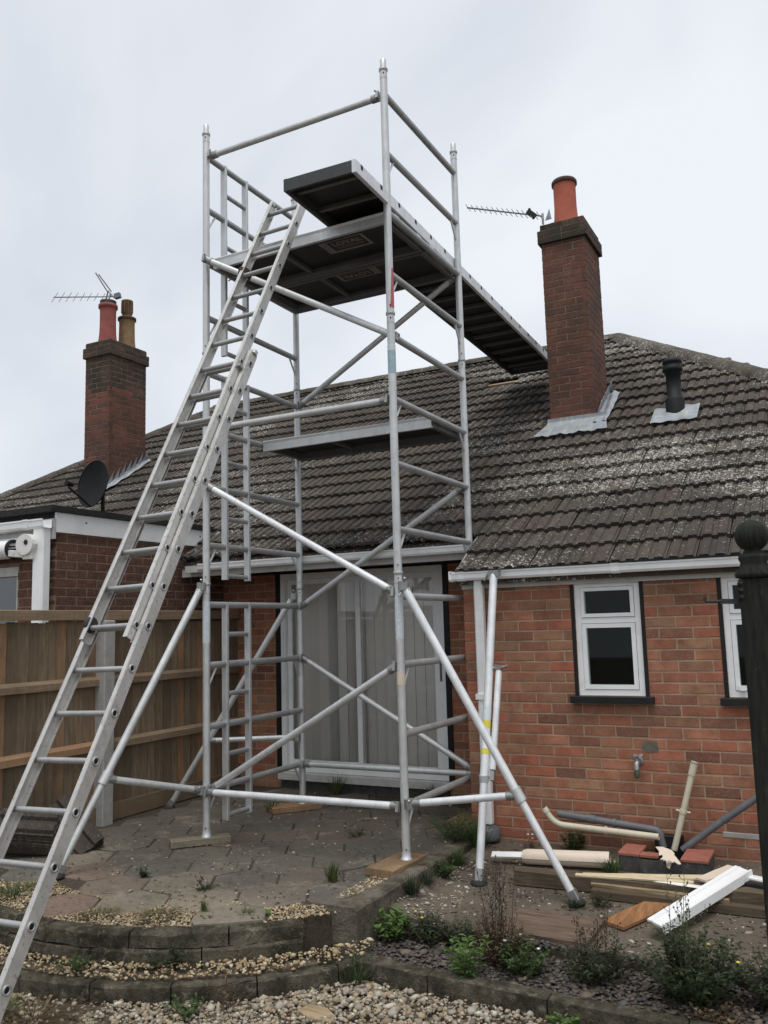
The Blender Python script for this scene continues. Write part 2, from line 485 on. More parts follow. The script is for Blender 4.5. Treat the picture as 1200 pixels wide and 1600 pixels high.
M['leaf_bright'] = leaf('fresh_green_leaf', (0.11, 0.19, 0.045), (0.085, 0.16, 0.04), (0.15, 0.22, 0.07))
M['leaf_mid'] = leaf('weed_green_leaf', (0.055, 0.095, 0.03), (0.075, 0.115, 0.04), (0.042, 0.075, 0.026))
M['leaf_dark'] = leaf('dull_green_leaf', (0.035, 0.052, 0.024), (0.048, 0.066, 0.030), (0.028, 0.040, 0.020))
M['leaf_dry'] = leaf('dry_brown_leaf', (0.14, 0.095, 0.05), (0.085, 0.056, 0.034), (0.24, 0.19, 0.11))
M['grass'] = leaf('grass_blade', (0.075, 0.105, 0.035), (0.11, 0.13, 0.05), (0.055, 0.085, 0.028))
M['moss'] = leaf('yellow_moss', (0.13, 0.115, 0.045), (0.17, 0.15, 0.07), (0.09, 0.09, 0.035))
M['stem'] = plain('woody_stem', (0.055, 0.038, 0.025), 0.85, var=0.3, scale=30)
M['stem_green'] = plain('green_stem', (0.07, 0.09, 0.035), 0.7, var=0.2, scale=30)
M['petal'] = plain('yellow_petal', (0.65, 0.52, 0.05), 0.6)
M['petal_w'] = plain('white_petal', (0.72, 0.72, 0.68), 0.6)


def glass(name, refl, tint=(0.9, 0.95, 0.93)):
    n = NT(name)
    t = n.t
    tr = n.new('ShaderNodeBsdfTransparent')
    tr.inputs['Color'].default_value = (*tint, 1)
    gl = n.new('ShaderNodeBsdfGlossy')
    gl.inputs['Roughness'].default_value = 0.02
    gl.inputs['Color'].default_value = (1.0, 1.0, 1.0, 1)
    fr = n.new('ShaderNodeFresnel')
    fr.inputs['IOR'].default_value = 1.45
    f = n.math('MULTIPLY', fr.outputs[0], refl)
    ms = n.new('ShaderNodeMixShader')
    n.link(f, ms.inputs[0])
    n.link(tr.outputs[0], ms.inputs[1])
    n.link(gl.outputs[0], ms.inputs[2])
    n.link(ms.outputs[0], t.nodes['Material Output'].inputs['Surface'])
    return n.m


M['glass'] = glass('patio_door_glass', 1.1, (0.95, 0.94, 0.93))
M['glass_w'] = glass('window_glass', 0.4, (0.8, 0.85, 0.83))
M['glass_e'] = glass('frosty_window_glass', 3.0, (0.6, 0.68, 0.68))


# ------------------------------------------------------------------ object helpers
def tag(o, label=None, cat=None, group=None, kind=None):
    if label:
        o['label'] = label
    if cat:
        o['category'] = cat
    if group:
        o['group'] = group
    if kind:
        o['kind'] = kind
    return o


def empty(name, loc, label, cat, group=None):
    o = bpy.data.objects.new(name, None)
    o.empty_display_size = 0.1
    o.location = loc
    COL.objects.link(o)
    return tag(o, label, cat, group)


def org(o):
    v = Vector((0, 0, 0))
    while o is not None:
        v = v + o.location
        o = o.parent
    return v


def link(name, me, parent=None, loc=None):
    o = bpy.data.objects.new(name, me)
    COL.objects.link(o)
    if parent:
        o.parent = parent
    if loc is not None:
        o.location = Vector(loc) - (org(parent) if parent else Vector((0, 0, 0)))
    return o


class MB:
    """collects world-space geometry and links it as ONE mesh object"""

    def __init__(self):
        self.v = []
        self.f = []
        self.t = []          # per-vertex tint
        self.sm = []

    def add(self, verts, faces, tint=0.0, smooth=False):
        b = len(self.v)
        self.v += [tuple(p) for p in verts]
        self.t += [tint] * len(verts)
        for f in faces:
            self.f.append([i + b for i in f])
            self.sm.append(smooth)
        return self

    def box(self, x0, x1, y0, y1, z0, z1, tint=0.0):
        p = [(x0, y0, z0), (x1, y0, z0), (x1, y1, z0), (x0, y1, z0), (x0, y0, z1), (x1, y0, z1), (x1, y1, z1), (x0, y1, z1)]
        return self.add(p, [(0, 3, 2, 1), (4, 5, 6, 7), (0, 1, 5, 4), (1, 2, 6, 5), (2, 3, 7, 6), (3, 0, 4, 7)], tint)

    def hexa(self, p, tint=0.0):
        """8 corners: 4 bottom then 4 top, counter clockwise from above"""
        return self.add(p, [(0, 3, 2, 1), (4, 5, 6, 7), (0, 1, 5, 4), (1, 2, 6, 5), (2, 3, 7, 6), (3, 0, 4, 7)], tint)

    def cbox(self, x0, x1, y0, y1, z0, z1, c=0.004, tint=0.0):
        """box with chamfered vertical and top edges"""
        pts = []
        for z, d in ((z0, 0), (z1 - c, 0), (z1, c)):
            x_, X, y_, Y = x0 + d, x1 - d, y0 + d, y1 - d
            pts += [(x_ + c, y_, z), (X - c, y_, z), (X, y_ + c, z), (X, Y - c, z), (X - c, Y, z), (x_ + c, Y, z), (x_, Y - c, z), (x_, y_ + c, z)]
        fs = [tuple(reversed(range(8))), tuple(range(16, 24))]
        for r in (0, 8):
            for i in range(8):
                j = (i + 1) % 8
                fs.append((r + i, r + j, r + j + 8, r + i + 8))
        return self.add(pts, fs, tint)

    def beam(self, a, b, w, h, upv=(0, 0, 1), tint=0.0, c=0.0):
        a, b = Vector(a), Vector(b)
        d = (b - a).normalized()
        u = Vector(upv)
        s = d.cross(u)
        if s.length < 1e-5:
            s = d.cross(Vector((1, 0, 0)))
        s.normalize()
        t = s.cross(d).normalized()
        s, t = s * (w / 2), t * (h / 2)
        if c:
            k = 1 - 2 * c / w
            m = 1 - 2 * c / h
            prof = [(-k, -1), (k, -1), (1, -m), (1, m), (k, 1), (-k, 1), (-1, m), (-1, -m)]
        else:
            prof = [(-1, -1), (1, -1), (1, 1), (-1, 1)]
        n_ = len(prof)
        p = [q + s * i + t * j for q in (a, b) for i, j in prof]
        fs = [tuple(range(n_)), tuple(reversed(range(n_, 2 * n_)))]
        for i in range(n_):
            j = (i + 1) % n_
            fs.append((i, i + n_, j + n_, j))
        return self.add(p, fs, tint)

    def tube(self, pts, r, n=12, cap=True, tint=0.0, smooth=True):
        pts = [Vector(p) for p in pts]
        rs = r if isinstance(r, (list, tuple)) else [r] * len(pts)
        rings = []
        prev = None
        for i, p in enumerate(pts):
            if i == 0:
                d = pts[1] - p
            elif i == len(pts) - 1:
                d = p - pts[i - 1]
            else:
                d = (pts[i + 1] - p).normalized() + (p - pts[i - 1]).normalized()
            if d.length < 1e-9:
                d = prev_d
            d = d.normalized()
            prev_d = d
            if prev is None:
                a = d.cross(Vector((0.3, 0.2, 0.9)))
                if a.length < 1e-3:
                    a = d.cross(Vector((1, 0, 0)))
                a.normalize()
            else:
                a = (prev - d * prev.dot(d)).normalized()
            prev = a
            b = d.cross(a)
            rings.append([p + (a * math.cos(2 * math.pi * k / n) + b * math.sin(2 * math.pi * k / n)) * rs[i] for k in range(n)])
        vs = [q for ring in rings for q in ring]
        fs = []
        for i in range(len(rings) - 1):
            for k in range(n):
                k2 = (k + 1) % n
                fs.append((i * n + k, i * n + k2, (i + 1) * n + k2, (i + 1) * n + k))
        self.add(vs, fs, tint, smooth)
        if cap:
            self.add(rings[0], [tuple(reversed(range(n)))], tint)
            self.add(rings[-1], [tuple(range(n))], tint)
        return self

    def lathe(self, prof, c, n=20, axis=None, tint=0.0):
        """profile of (radius, height) turned about the axis through c"""
        c = Vector(c)
        ax = Vector(axis or (0, 0, 1)).normalized()
        a = ax.cross(Vector((0, 1, 0)) if abs(ax.y) < 0.9 else Vector((1, 0, 0))).normalized()
        b = ax.cross(a)
        vs = [c + ax * z + (a * math.cos(2 * math.pi * k / n) + b * math.sin(2 * math.pi * k / n)) * r for r, z in prof for k in range(n)]
        fs = []
        for i in range(len(prof) - 1):
            for k in range(n):
                k2 = (k + 1) % n
                fs.append((i * n + k, i * n + k2, (i + 1) * n + k2, (i + 1) * n + k))
        self.add(vs, fs, tint, True)
        self.add(vs[:n], [tuple(reversed(range(n)))], tint)
        self.add(vs[-n:], [tuple(range(n))], tint)
        return self

    def prism(self, poly, z0, z1, tint=0.0):
        n = len(poly)
        zz0 = z0 if callable(z0) else (lambda x, y: z0)
        zz1 = z1 if callable(z1) else (lambda x, y: z1)
        vs = [(x, y, zz0(x, y)) for x, y in poly] + [(x, y, zz1(x, y)) for x, y in poly]
        fs = [tuple(reversed(range(n))), tuple(range(n, 2 * n))]
        for i in range(n):
            j = (i + 1) % n
            fs.append((i, j, j + n, i + n))
        return self.add(vs, fs, tint)

    def extr(self, prof, x0, x1, tint=0.0, axis='X'):
        """closed (a, z) outline extruded along X (a = y) or along Y (a = x)"""
        n = len(prof)
        if axis == 'X':
            vs = [(x0, a, z) for a, z in prof] + [(x1, a, z) for a, z in prof]
        else:
            vs = [(a, x0, z) for a, z in prof] + [(a, x1, z) for a, z in prof]
        fs = [tuple(range(n)), tuple(reversed(range(n, 2 * n)))]
        for i in range(n):
            j = (i + 1) % n
            fs.append((i, i + n, j + n, j))
        return self.add(vs, fs, tint)

    def sheet(self, fn, nu, nv, th=0.0, tint=0.0, smooth=True):
        """grid sheet fn(s, t) -> point, with thickness th downwards along its normal"""
        P = [[Vector(fn(i / nu, j / nv)) for j in range(nv + 1)] for i in range(nu + 1)]
        vs, fs = [], []
        w = nv + 1
        for i in range(nu + 1):
            for j in range(w):
                vs.append(P[i][j])
        for i in range(nu):
            for j in range(nv):
                fs.append((i * w + j, (i + 1) * w + j, (i + 1) * w + j + 1, i * w + j + 1))
        self.add(vs, fs, tint, smooth)
        if th:
            low = []
            for i in range(nu + 1):
                for j in range(w):
                    a = P[min(i + 1, nu)][j] - P[max(i - 1, 0)][j]
                    b = P[i][min(j + 1, nv)] - P[i][max(j - 1, 0)]
                    low.append(P[i][j] - a.cross(b).normalized() * th)
            self.add(low, [tuple(reversed(f)) for f in fs], tint, smooth)
            edge = [(i, 0) for i in range(nu + 1)] + [(nu, j) for j in range(1, w)] + [(i, nv) for i in range(nu - 1, -1, -1)] + [(0, j) for j in range(nv - 1, 0, -1)]
            ev, ef = [], []
            for i, j in edge:
                ev += [P[i][j], low[i * w + j]]
            m = len(edge)
            for k in range(m):
                k2 = (k + 1) % m
                ef.append((2 * k, 2 * k + 1, 2 * k2 + 1, 2 * k2))
            self.add(ev, ef, tint)
        return self

    def mesh(self, name, mat, o=Vector((0, 0, 0))):
        me = bpy.data.meshes.new(name)
        me.from_pydata([(p[0] - o[0], p[1] - o[1], p[2] - o[2]) for p in self.v], [], self.f)
        me.materials.append(M[mat] if isinstance(mat, str) else mat)
        if any(self.sm):
            me.polygons.foreach_set('use_smooth', self.sm)
        if any(self.t):
            at = me.attributes.new('tint', 'FLOAT', 'POINT')
            at.data.foreach_set('value', self.t)
        me.update()
        return me

    def build(self, name, mat, parent=None):
        if parent is None:
            xs = np.array([tuple(p) for p in self.v])
            lo, hi = xs.min(0), xs.max(0)
            o = Vector(((lo[0] + hi[0]) / 2, (lo[1] + hi[1]) / 2, lo[2]))
            return link(name, self.mesh(name, mat, o), None, o)
        o = org(parent)
        if parent.type != 'EMPTY':
            o = org(parent)
        ob = link(name, self.mesh(name, mat, o), parent)
        return ob


def np_mesh(name, verts, quads_or_tris, mat, tint=None, smooth=False, o=(0, 0, 0)):
    """fast mesh from numpy arrays (faces all of one size)"""
    me = bpy.data.meshes.new(name)
    V = np.asarray(verts, np.float32) - np.asarray(o, np.float32)
    F = np.asarray(quads_or_tris, np.int32)
    k = F.shape[1]
    me.vertices.add(len(V))
    me.vertices.foreach_set('co', V.ravel())
    me.loops.add(F.size)
    me.loops.foreach_set('vertex_index', F.ravel())
    me.polygons.add(len(F))
    me.polygons.foreach_set('loop_start', np.arange(0, F.size, k, dtype=np.int32))
    me.polygons.foreach_set('loop_total', np.full(len(F), k, np.int32))
    if smooth:
        me.polygons.foreach_set('use_smooth', np.ones(len(F), bool))
    me.update(calc_edges=True)
    me.validate()
    if tint is not None:
        at = me.attributes.new('tint', 'FLOAT', 'POINT')
        at.data.foreach_set('value', np.asarray(tint, np.float32))
    me.materials.append(M[mat] if isinstance(mat, str) else mat)
    return me


# ------------------------------------------------------------------ bricks
BL_, BH_, BD_ = 0.215, 0.065, 0.05
COURSE = 0.0745


def brick_mesh(mat, seed):
    r = random.Random(seed)
    c = 0.0028
    def j():
        return r.uniform(-0.0022, 0.0022)
    L, H = BL_ / 2, BH_ / 2
    back = [(-L, BD_, -H), (L, BD_, -H), (L, BD_, H), (-L, BD_, H)]
    mid = [(-L + j(), c + abs(j()), -H + j()), (L + j(), c + abs(j()), -H + j()), (L + j(), c + abs(j()), H + j()), (-L + j(), c + abs(j()), H + j())]
    fr = [(-L + c + j(), j() * .4, -H + c + j()), (L - c + j(), j() * .4, -H + c + j()), (L - c + j(), j() * .4, H - c + j()), (-L + c + j(), j() * .4, H - c + j())]
    mb = MB()
    f = [(8, 9, 10, 11)]
    for i in range(4):
        k = (i + 1) % 4
        f += [(i, k, k + 4, i + 4), (i + 4, k + 4, k + 8, i + 8)]
    mb.add(back + mid + fr, f)
    return mb.mesh('brick', mat)


BRICKS = {m: [brick_mesh(m, i) for i in range(6)] for m in ('brick', 'brick_ext', 'brick_chim', 'brick_soot')}


def courses(a0, a1, z0, z1, holes=(), phase=0.0, blen=0.225):
    """stretcher bond: yields (a_start, a_end, z_mid) along a wall, cut at ends and holes"""
    out = []
    k = 0
    z = z0
    while z + BH_ <= z1 + 0.02:
        zm = z + BH_ / 2
        spans = [(a0, a1)]
        for h0, h1, hz0, hz1 in holes:
            if zm + BH_ * .35 > hz0 and zm - BH_ * .35 < hz1:
                ns = []
                for s, e in spans:
                    if h1 <= s or h0 >= e:
                        ns.append((s, e))
                    else:
                        if h0 > s:
                            ns.append((s, h0))
                        if h1 < e:
                            ns.append((h1, e))
                spans = ns
        off = phase + (0.1125 if k % 2 else 0.0)
        for s, e in spans:
            i = math.floor((s - off) / blen)
            p = s
            while p < e - 0.012:
                q = min(off + (i + 1) * blen - 0.010, e)
                if q - p > 0.03:
                    out.append((p, q, zm))
                i += 1
                p = off + i * blen
        z += COURSE
        k += 1
    return out


def brick_obj(parent, mat, p, length, rotz=0.0, name='brick'):
    me = BRICKS[mat][RNG.randrange(6)]
    o = bpy.data.objects.new(name, me)
    COL.objects.link(o)
    o.parent = parent
    o.location = Vector(p) - org(parent)
    o.rotation_euler = (0, 0, rotz)
    o.scale = (length / BL_, 1, 1)
    return o


def brick_field(name, parent, mat, items):
    """items: (point, length, rotz); joined as one stuff part"""
    mb = MB()
    for p, L, rz in items:
        me = BRICKS[mat][RNG.randrange(6)]
        cs, sn = math.cos(rz), math.sin(rz)
        vs = []
        for v in me.vertices:
            x, y, z = v.co.x * L / BL_, v.co.y, v.co.z
            vs.append((p[0] + x * cs - y * sn, p[1] + x * sn + y * cs, p[2] + z))
        mb.add(vs, [tuple(q.vertices) for q in me.polygons], RNG.random() * 0.98 + 0.01)
    o = mb.build(name, mat, parent)
    o['kind'] = 'stuff'
    return o


def wall_slab(mb, a0, a1, z0, z1, front, back, holes, axis='X'):
    """backing wall as boxes round the openings (front/back = coordinate across the wall)"""
    xs = sorted({a0, a1, *[h[0] for h in holes], *[h[1] for h in holes]})
    zs = sorted({z0, z1, *[h[2] for h in holes], *[h[3] for h in holes]})
    xs = [x for x in xs if a0 <= x <= a1]
    zs = [z for z in zs if z0 <= z <= z1]
    for i in range(len(xs) - 1):
        run = None
        for k in range(len(zs) - 1):
            xm, zm = (xs[i] + xs[i + 1]) / 2, (zs[k] + zs[k + 1]) / 2
            if any(h[0] < xm < h[1] and h[2] < zm < h[3] for h in holes):
                continue
            if axis == 'X':
                mb.box(xs[i], xs[i + 1], front, back, zs[k], zs[k + 1])
            else:
                mb.box(min(front, back), max(front, back), xs[i], xs[i + 1], zs[k], zs[k + 1])


# ------------------------------------------------------------------ THE GROUND
VW = 6.19          # right back wall
VR = 7.25          # recessed wall with the patio door
UC = -2.590        # corner between them
CX, CY, R1, R2 = -4.0, 5.2, 1.77, 1.965   # the two curved steps


def yz(y):
    return -0.03 - 0.075 * (VW - y)


g = MB().box(-40, 40, -30, 60, -0.6, -0.278).build('ground', 'gsoil')
tag(g, kind='structure')
# soil under the patio slabs, inside the curved step
poly = [(-5.6, 7.30)]
for a in range(205, 327, 4):
    t = R_(a)
    x, y = CX + (R1 - 0.10) * math.cos(t), CY + (R1 - 0.10) * math.sin(t)
    if x > -5.6 and x < -2.60:
        poly.append((x, y))
poly += [(-2.60, 4.32), (-2.60, 5.75), (-2.50, 5.80), (-2.50, 6.2), (-2.60, 7.30)]
pat = MB().prism(poly, -0.305, -0.011).build('patio', 'soil')
tag(pat, kind='structure')
# concrete yard beside the patio, sloping gently up to the wall
yp = [(-2.475, 4.60), (-1.8, 4.66), (-1.1, 4.63), (-0.4, 4.62), (3.2, 4.60), (3.2, 6.3), (-2.49, 6.3), (-2.49, 5.8), (-2.475, 5.75)]
yard = MB().prism(yp, -0.305, lambda x, y: yz(y)).build('yard', 'yard')
tag(yard, kind='structure')
bank = MB()
for k in range(8):
    ya, yb_ = 4.63 + k * .14, 4.63 + (k + 1) * .14
    def bz(y, m=k):
        return -0.060 + 0.012 * math.sin(y * 9)
    bank.hexa([(-2.478, ya, -.3), (-2.17, ya, -.3), (-2.17, yb_, -.3), (-2.478, yb_, -.3),
               (-2.478, ya, bz(ya)), (-2.17, ya, yz(ya) - .012), (-2.17, yb_, yz(yb_) - .012), (-2.478, yb_, bz(yb_))])
tag(bank.build('soil_bank', 'yard'), kind='structure')
bed = MB().prism([(-2.478, 4.12), (3.2, 4.02), (3.2, 4.598), (-0.4, 4.618), (-1.1, 4.628), (-1.8, 4.658), (-2.478, 4.598)], -0.306, -0.208).build('planting_bed', 'soil')
tag(bed, kind='structure')
ring = []
for a in range(196, 322, 4):
    t = R_(a)
    ring.append((CX + (R1 + 0.02) * math.cos(t), CY + (R1 + 0.02) * math.sin(t)))
ring2 = [(CX + (R2 - 0.075) * math.cos(R_(a)), CY + (R2 - 0.075) * math.sin(R_(a))) for a in range(320, 195, -4)]
stp = MB()
nr = len(ring)
for i in range(nr - 1):
    a_, b_, c_, d_ = ring[i], ring[i + 1], ring2[nr - 2 - i], ring2[nr - 1 - i]
    stp.prism([d_, c_, b_, a_], -0.307, -0.176)
tag(stp.build('gravel_step', 'gsoil'), kind='structure')


# hexagonal paving slabs, each its own piece
def hexa_slab(cx, cy, R, dz, tilt):
    mb = MB()
    jit = [RNG.uniform(-0.004, 0.004) for _ in range(12)]
    top = []
    for ring_r, z in ((R, -0.02), (R, -0.006), (R - 0.007, 0.0)):
        for k in range(6):
            a = math.pi / 3 * k
            x, y = ring_r * math.cos(a) + jit[k], ring_r * math.sin(a) + jit[k + 6]
            rr_ = math.hypot(cx + x - CX, cy + y - CY)
            lim = R1 - 0.112
            if cy + y < CY and rr_ > lim:          # slabs cut to the curve of the kerb
                x, y = CX + (cx + x - CX) * lim / rr_ - cx, CY + (cy + y - CY) * lim / rr_ - cy
            x = min(x, (-2.678 if cy + y < 4.64 else -2.606) - cx)
            top.append((x, y, z + (0 if z < -0.015 else dz + tilt[0] * x + tilt[1] * y)))
    fs = [(12, 13, 14, 15, 16, 17)]
    for r in (0, 6):
        for k in range(6):
            k2 = (k + 1) % 6
            fs.append((r + k, r + k2, r + k2 + 6, r + k + 6))
    mb.add(top, fs)
    return mb


HR = 0.232
HEX = []
for i in range(-6, 4):
    for j in range(-2, 10):
        hx = -3.44 + i * 0.3525
        hy = 4.14 + j * 0.407 + (0.2035 if i % 2 else 0)
        r = math.hypot(hx - CX, hy - CY)
        if hy < CY and r > R1 - 0.205:
            continue
        if hx > -2.66 or hx < -5.45 or hy > 7.14:
            continue
        if hx < -4.3 and hy < 4.1:
            continue
        mb = hexa_slab(hx, hy, HR - 0.003, RNG.uniform(-0.006, 0.003), (RNG.uniform(-.010, .010), RNG.uniform(-.010, .010)))
        HEX.append((hx, hy))
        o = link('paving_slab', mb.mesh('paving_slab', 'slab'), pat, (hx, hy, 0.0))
# ------------------------------------------------------------------ kerbs
kerb = empty('patio_kerb', (-3.6, 3.6, -0.3), 'curved two tier concrete edging round the raised paving behind the ladder', 'kerb')


def arc_stone(parent, r0, r1, a0, a1, z0, z1, n=9):
    mb = MB()
    js = [RNG.uniform(-0.006, 0.006) for _ in range(8)]
    c = 0.012
    prof = [(r0, z0), (r1, z0), (r1 + js[0], z1 - c), (r1 - c + js[1], z1 + js[2]), (r0 + c, z1 + js[2]), (r0, z1 - c)]
    m = len(prof)
    vs, fs = [], []
    for i in range(n + 1):
        a = a0 + (a1 - a0) * i / n
        for rr, z in prof:
            w = RNG.uniform(-0.006, 0.006)
            vs.append((CX + (rr + w) * math.cos(a), CY + (rr + w) * math.sin(a), z + RNG.uniform(-.005, .003)))
    for i in range(n):
        for k in range(m):
            k2 = (k + 1) % m
            fs.append((i * m + k, (i + 1) * m + k, (i + 1) * m + k2, i * m + k2))
    fs.append(tuple(range(m)))
    fs.append(tuple(reversed(range(n * m, (n + 1) * m))))
    mb.add(vs, fs)
    mb.build('kerb_stone', 'kerb', parent)


for (ri, ro, z0, z1, ln, aend) in ((R1 - 0.10, R1, -0.076, 0.0, 0.52, 319), (R1 - 0.10, R1 + 0.010, -0.30, -0.080, 0.60, 318.6)):
    a = 205.0
    step = math.degrees(ln / ro)
    while a < aend - 2:
        e = min(a + step, aend)
        arc_stone(kerb, ri, ro, R_(a) + 0.004 / ro, R_(e) - 0.004 / ro, z0, z1)
        a = e
kerb2 = empty('lower_kerb', (-3.0, 3.5, -0.3), 'lowest concrete edging curving along the loose front gravel', 'kerb')
a = 200.0
while a < 324:
    e = min(a + math.degrees(0.42 / R2), 325)
    arc_stone(kerb2, R2 - 0.075, R2, R_(a) + .002, R_(e) - .002, -0.33, -0.18)
    a = e
x = -2.40
for i, L in enumerate((0.42, 0.62, 0.62, 0.62, 0.62)):
    y0 = 4.095 - 0.045 * (x + 2.4)
    y1 = 4.095 - 0.045 * (x + L + 2.4)
    MB().hexa([(x + .004, y0, -.34), (x + L - .004, y1, -.34), (x + L - .004, y1 + .1, -.34), (x + .004, y0 + .1, -.34),
               (x + .004, y0 + .004, -.18 + .004 * (i % 2)), (x + L - .004, y1 + .004, -.182), (x + L - .004, y1 + .1, -.18), (x + .004, y0 + .1, -.178)]).build('kerb_stone', 'kerb', kerb2)
    x += L
kerb3 = empty('side_kerb', (-2.54, 5.0, -0.3), 'straight rough concrete kerb between the paving and the lower yard', 'kerb')
for (y0, y1, zt, w0) in ((4.25, 4.62, 0.022, -2.665), (4.628, 5.19, 0.02, -2.60), (5.198, 5.74, 0.018, -2.598)):
    nseg = 6
    vs, fs = [], []
    for i in range(nseg + 1):
        y = y0 + (y1 - y0) * i / nseg
        xl = w0 + RNG.uniform(-.004, .004) + (0.05 * i / nseg if w0 < -2.62 else 0)
        xr = -2.478 + RNG.uniform(-.006, .006)
        zt_ = zt + RNG.uniform(-.005, .005)
        vs += [(xl, y, -.3), (xr + .012, y, -.3), (xr, y, zt_ - .015), (xr - .014, y, zt_), (xl + .012, y, zt_ + RNG.uniform(-.003, .003)), (xl, y, zt_ - .012)]
    for i in range(nseg):
        for k in range(6):
            k2 = (k + 1) % 6
            fs.append((i * 6 + k, i * 6 + k2, (i + 1) * 6 + k2, (i + 1) * 6 + k))
    fs += [(5, 4, 3, 2, 1, 0), tuple(nseg * 6 + k for k in range(6))]
    MB().add(vs, fs).build('kerb_stone', 'kerb_pale', kerb3)


# ------------------------------------------------------------------ loose stones
def ico():
    t = (1 + 5 ** .5) / 2
    v = np.array([(-1, t, 0), (1, t, 0), (-1, -t, 0), (1, -t, 0), (0, -1, t), (0, 1, t), (0, -1, -t), (0, 1, -t), (t, 0, -1), (t, 0, 1), (-t, 0, -1), (-t, 0, 1)], float)
    v /= np.linalg.norm(v[0])
    f = np.array([(0, 11, 5), (0, 5, 1), (0, 1, 7), (0, 7, 10), (0, 10, 11), (1, 5, 9), (5, 11, 4), (11, 10, 2), (10, 7, 6), (7, 1, 8), (3, 9, 4), (3, 4, 2), (3, 2, 6), (3, 6, 8), (3, 8, 9), (4, 9, 5), (2, 4, 11), (6, 2, 10), (8, 6, 7), (9, 8, 1)])
    return v, f


def scatter(name, pts, sizes, flat, mat, o=None):
    bv, bf = ico()
    N = len(pts)
    V = np.repeat(bv[None], N, 0) * (1 + NP.uniform(-.34, .30, (N, 12, 1)))
    sc = np.stack([NP.uniform(.8, 1.25, N), NP.uniform(.6, 1.0, N), NP.uniform(*flat, N)], 1) * np.asarray(sizes)[:, None] / 2
    V = V * sc[:, None, :]
    # random tilt and spin
    a, b = NP.uniform(-.5, .5, N), NP.uniform(0, 6.28, N)
    ca, sa, cb, sb = np.cos(a), np.sin(a), np.cos(b), np.sin(b)
    x, y, z = V[..., 0], V[..., 1], V[..., 2]
    y, z = y * ca[:, None] - z * sa[:, None], y * sa[:, None] + z * ca[:, None]
    x, y = x * cb[:, None] - y * sb[:, None], x * sb[:, None] + y * cb[:, None]
    V = np.stack([x, y, z], -1) + np.asarray(pts)[:, None, :]
    F = (bf[None] + (np.arange(N) * 12)[:, None, None]).reshape(-1, 3)
    tint = np.repeat(NP.uniform(.01, .99, N), 12)
    me = np_mesh(name, V.reshape(-1, 3), F, mat, tint, False)
    ob = link(name, me)
    ob['kind'] = 'stuff'
    return ob


def rnd_pts(n, x0, x1, y0, y1, test, zf, lay=0.012):
    out = []
    X = NP.uniform(x0, x1, n)
    Y = NP.uniform(y0, y1, n)
    Zr = NP.uniform(-0.4, 1.0, n)
    for x, y, zr in zip(X, Y, Zr):
        if test(x, y):
            out.append((x, y, zf(x, y) + zr * lay))
    return np.array(out)


def rad(x, y):
    return math.hypot(x - CX, y - CY)


def front_ok(x, y):
    if x < -2.42:
        return rad(x, y) > R2 + 0.005 and (y < CY) and (x > -3.35 or NP.random() < .45 + .25 * math.sin(7 * x + 5 * y))
    return y < 4.09 - 0.045 * (x + 2.4)


pts = rnd_pts(37000, -5.4, 0.2, 2.3, 4.12, front_ok, lambda x, y: -0.262 + 0.014 * math.sin(5 * x) * math.sin(4 * y))
scatter('front_gravel', pts, NP.lognormal(math.log(0.0185), 0.42, len(pts)), (.5, .8), 'gravel')
pts = rnd_pts(9000, -5.2, -2.4, 3.2, 4.3, lambda x, y: R1 + 0.012 < rad(x, y) < R2 - 0.05 and y < 4.45, lambda x, y: -0.148 - .22 * max(0, rad(x, y) - R1 - .05), 0.012)
scatter('step_gravel', pts, NP.lognormal(math.log(0.017), 0.33, len(pts)), (.5, .8), 'gravel_y')
pts = rnd_pts(16000, -4.9, -2.6, 3.4, 4.5, lambda x, y: rad(x, y) < R1 - 0.08 and rad(x, y) > R1 - 0.5 and y < 4.3 and all((x - a) ** 2 + (y - b) ** 2 > .044 for a, b in HEX), lambda x, y: -0.007, 0.006)
pts2 = rnd_pts(260, -2.74, -2.61, 4.45, 4.95, lambda x, y: True, lambda x, y: -0.004, 0.006)
pts = np.concatenate([pts, pts2])
scatter('patio_gravel', pts, NP.lognormal(math.log(0.014), 0.3, len(pts)), (.5, .8), 'gravel_y')
pts = rnd_pts(4600, -2.47, 0.6, 4.12, 4.66, lambda x, y: y > 4.2 - 0.045 * (x + 2.4), lambda x, y: -0.203 + (0.05 if y > 4.6 else 0.0), 0.012)
scatter('slate_chippings', pts, NP.lognormal(math.log(0.026), 0.35, len(pts)), (.2, .4), 'slate')
pts = rnd_pts(520, -5.2, -2.65, 3.9, 7.1, lambda x, y: rad(x, y) < R1 - .2 or y > CY, lambda x, y: 0.0, 0.002)
ptsb = rnd_pts(700, -2.47, -2.15, 4.64, 5.74, lambda x, y: True, lambda x, y: -0.058 + (x + 2.478) / .308 * (yz(y) + .048), 0.004)
ptsy = rnd_pts(1100, -2.45, 0.4, 4.66, 6.12, lambda x, y: True, lambda x, y: yz(y), 0.003)
pts = np.concatenate([pts, ptsy, ptsb])
scatter('scattered_rubble', pts, NP.lognormal(math.log(0.011), 0.5, len(pts)), (.3, .6), 'flake')

# ------------------------------------------------------------------ THE BUNGALOW
house = empty('bungalow', (-2.6, 8.0, 0.0), 'red brick semi-detached bungalow with lichen spotted brown tiled roof and two brick chimneys', 'house')
WIN1 = (-1.725, -1.262, 1.012, 1.815)
WIN2 = (-0.722, 0.30, 1.012, 1.815)
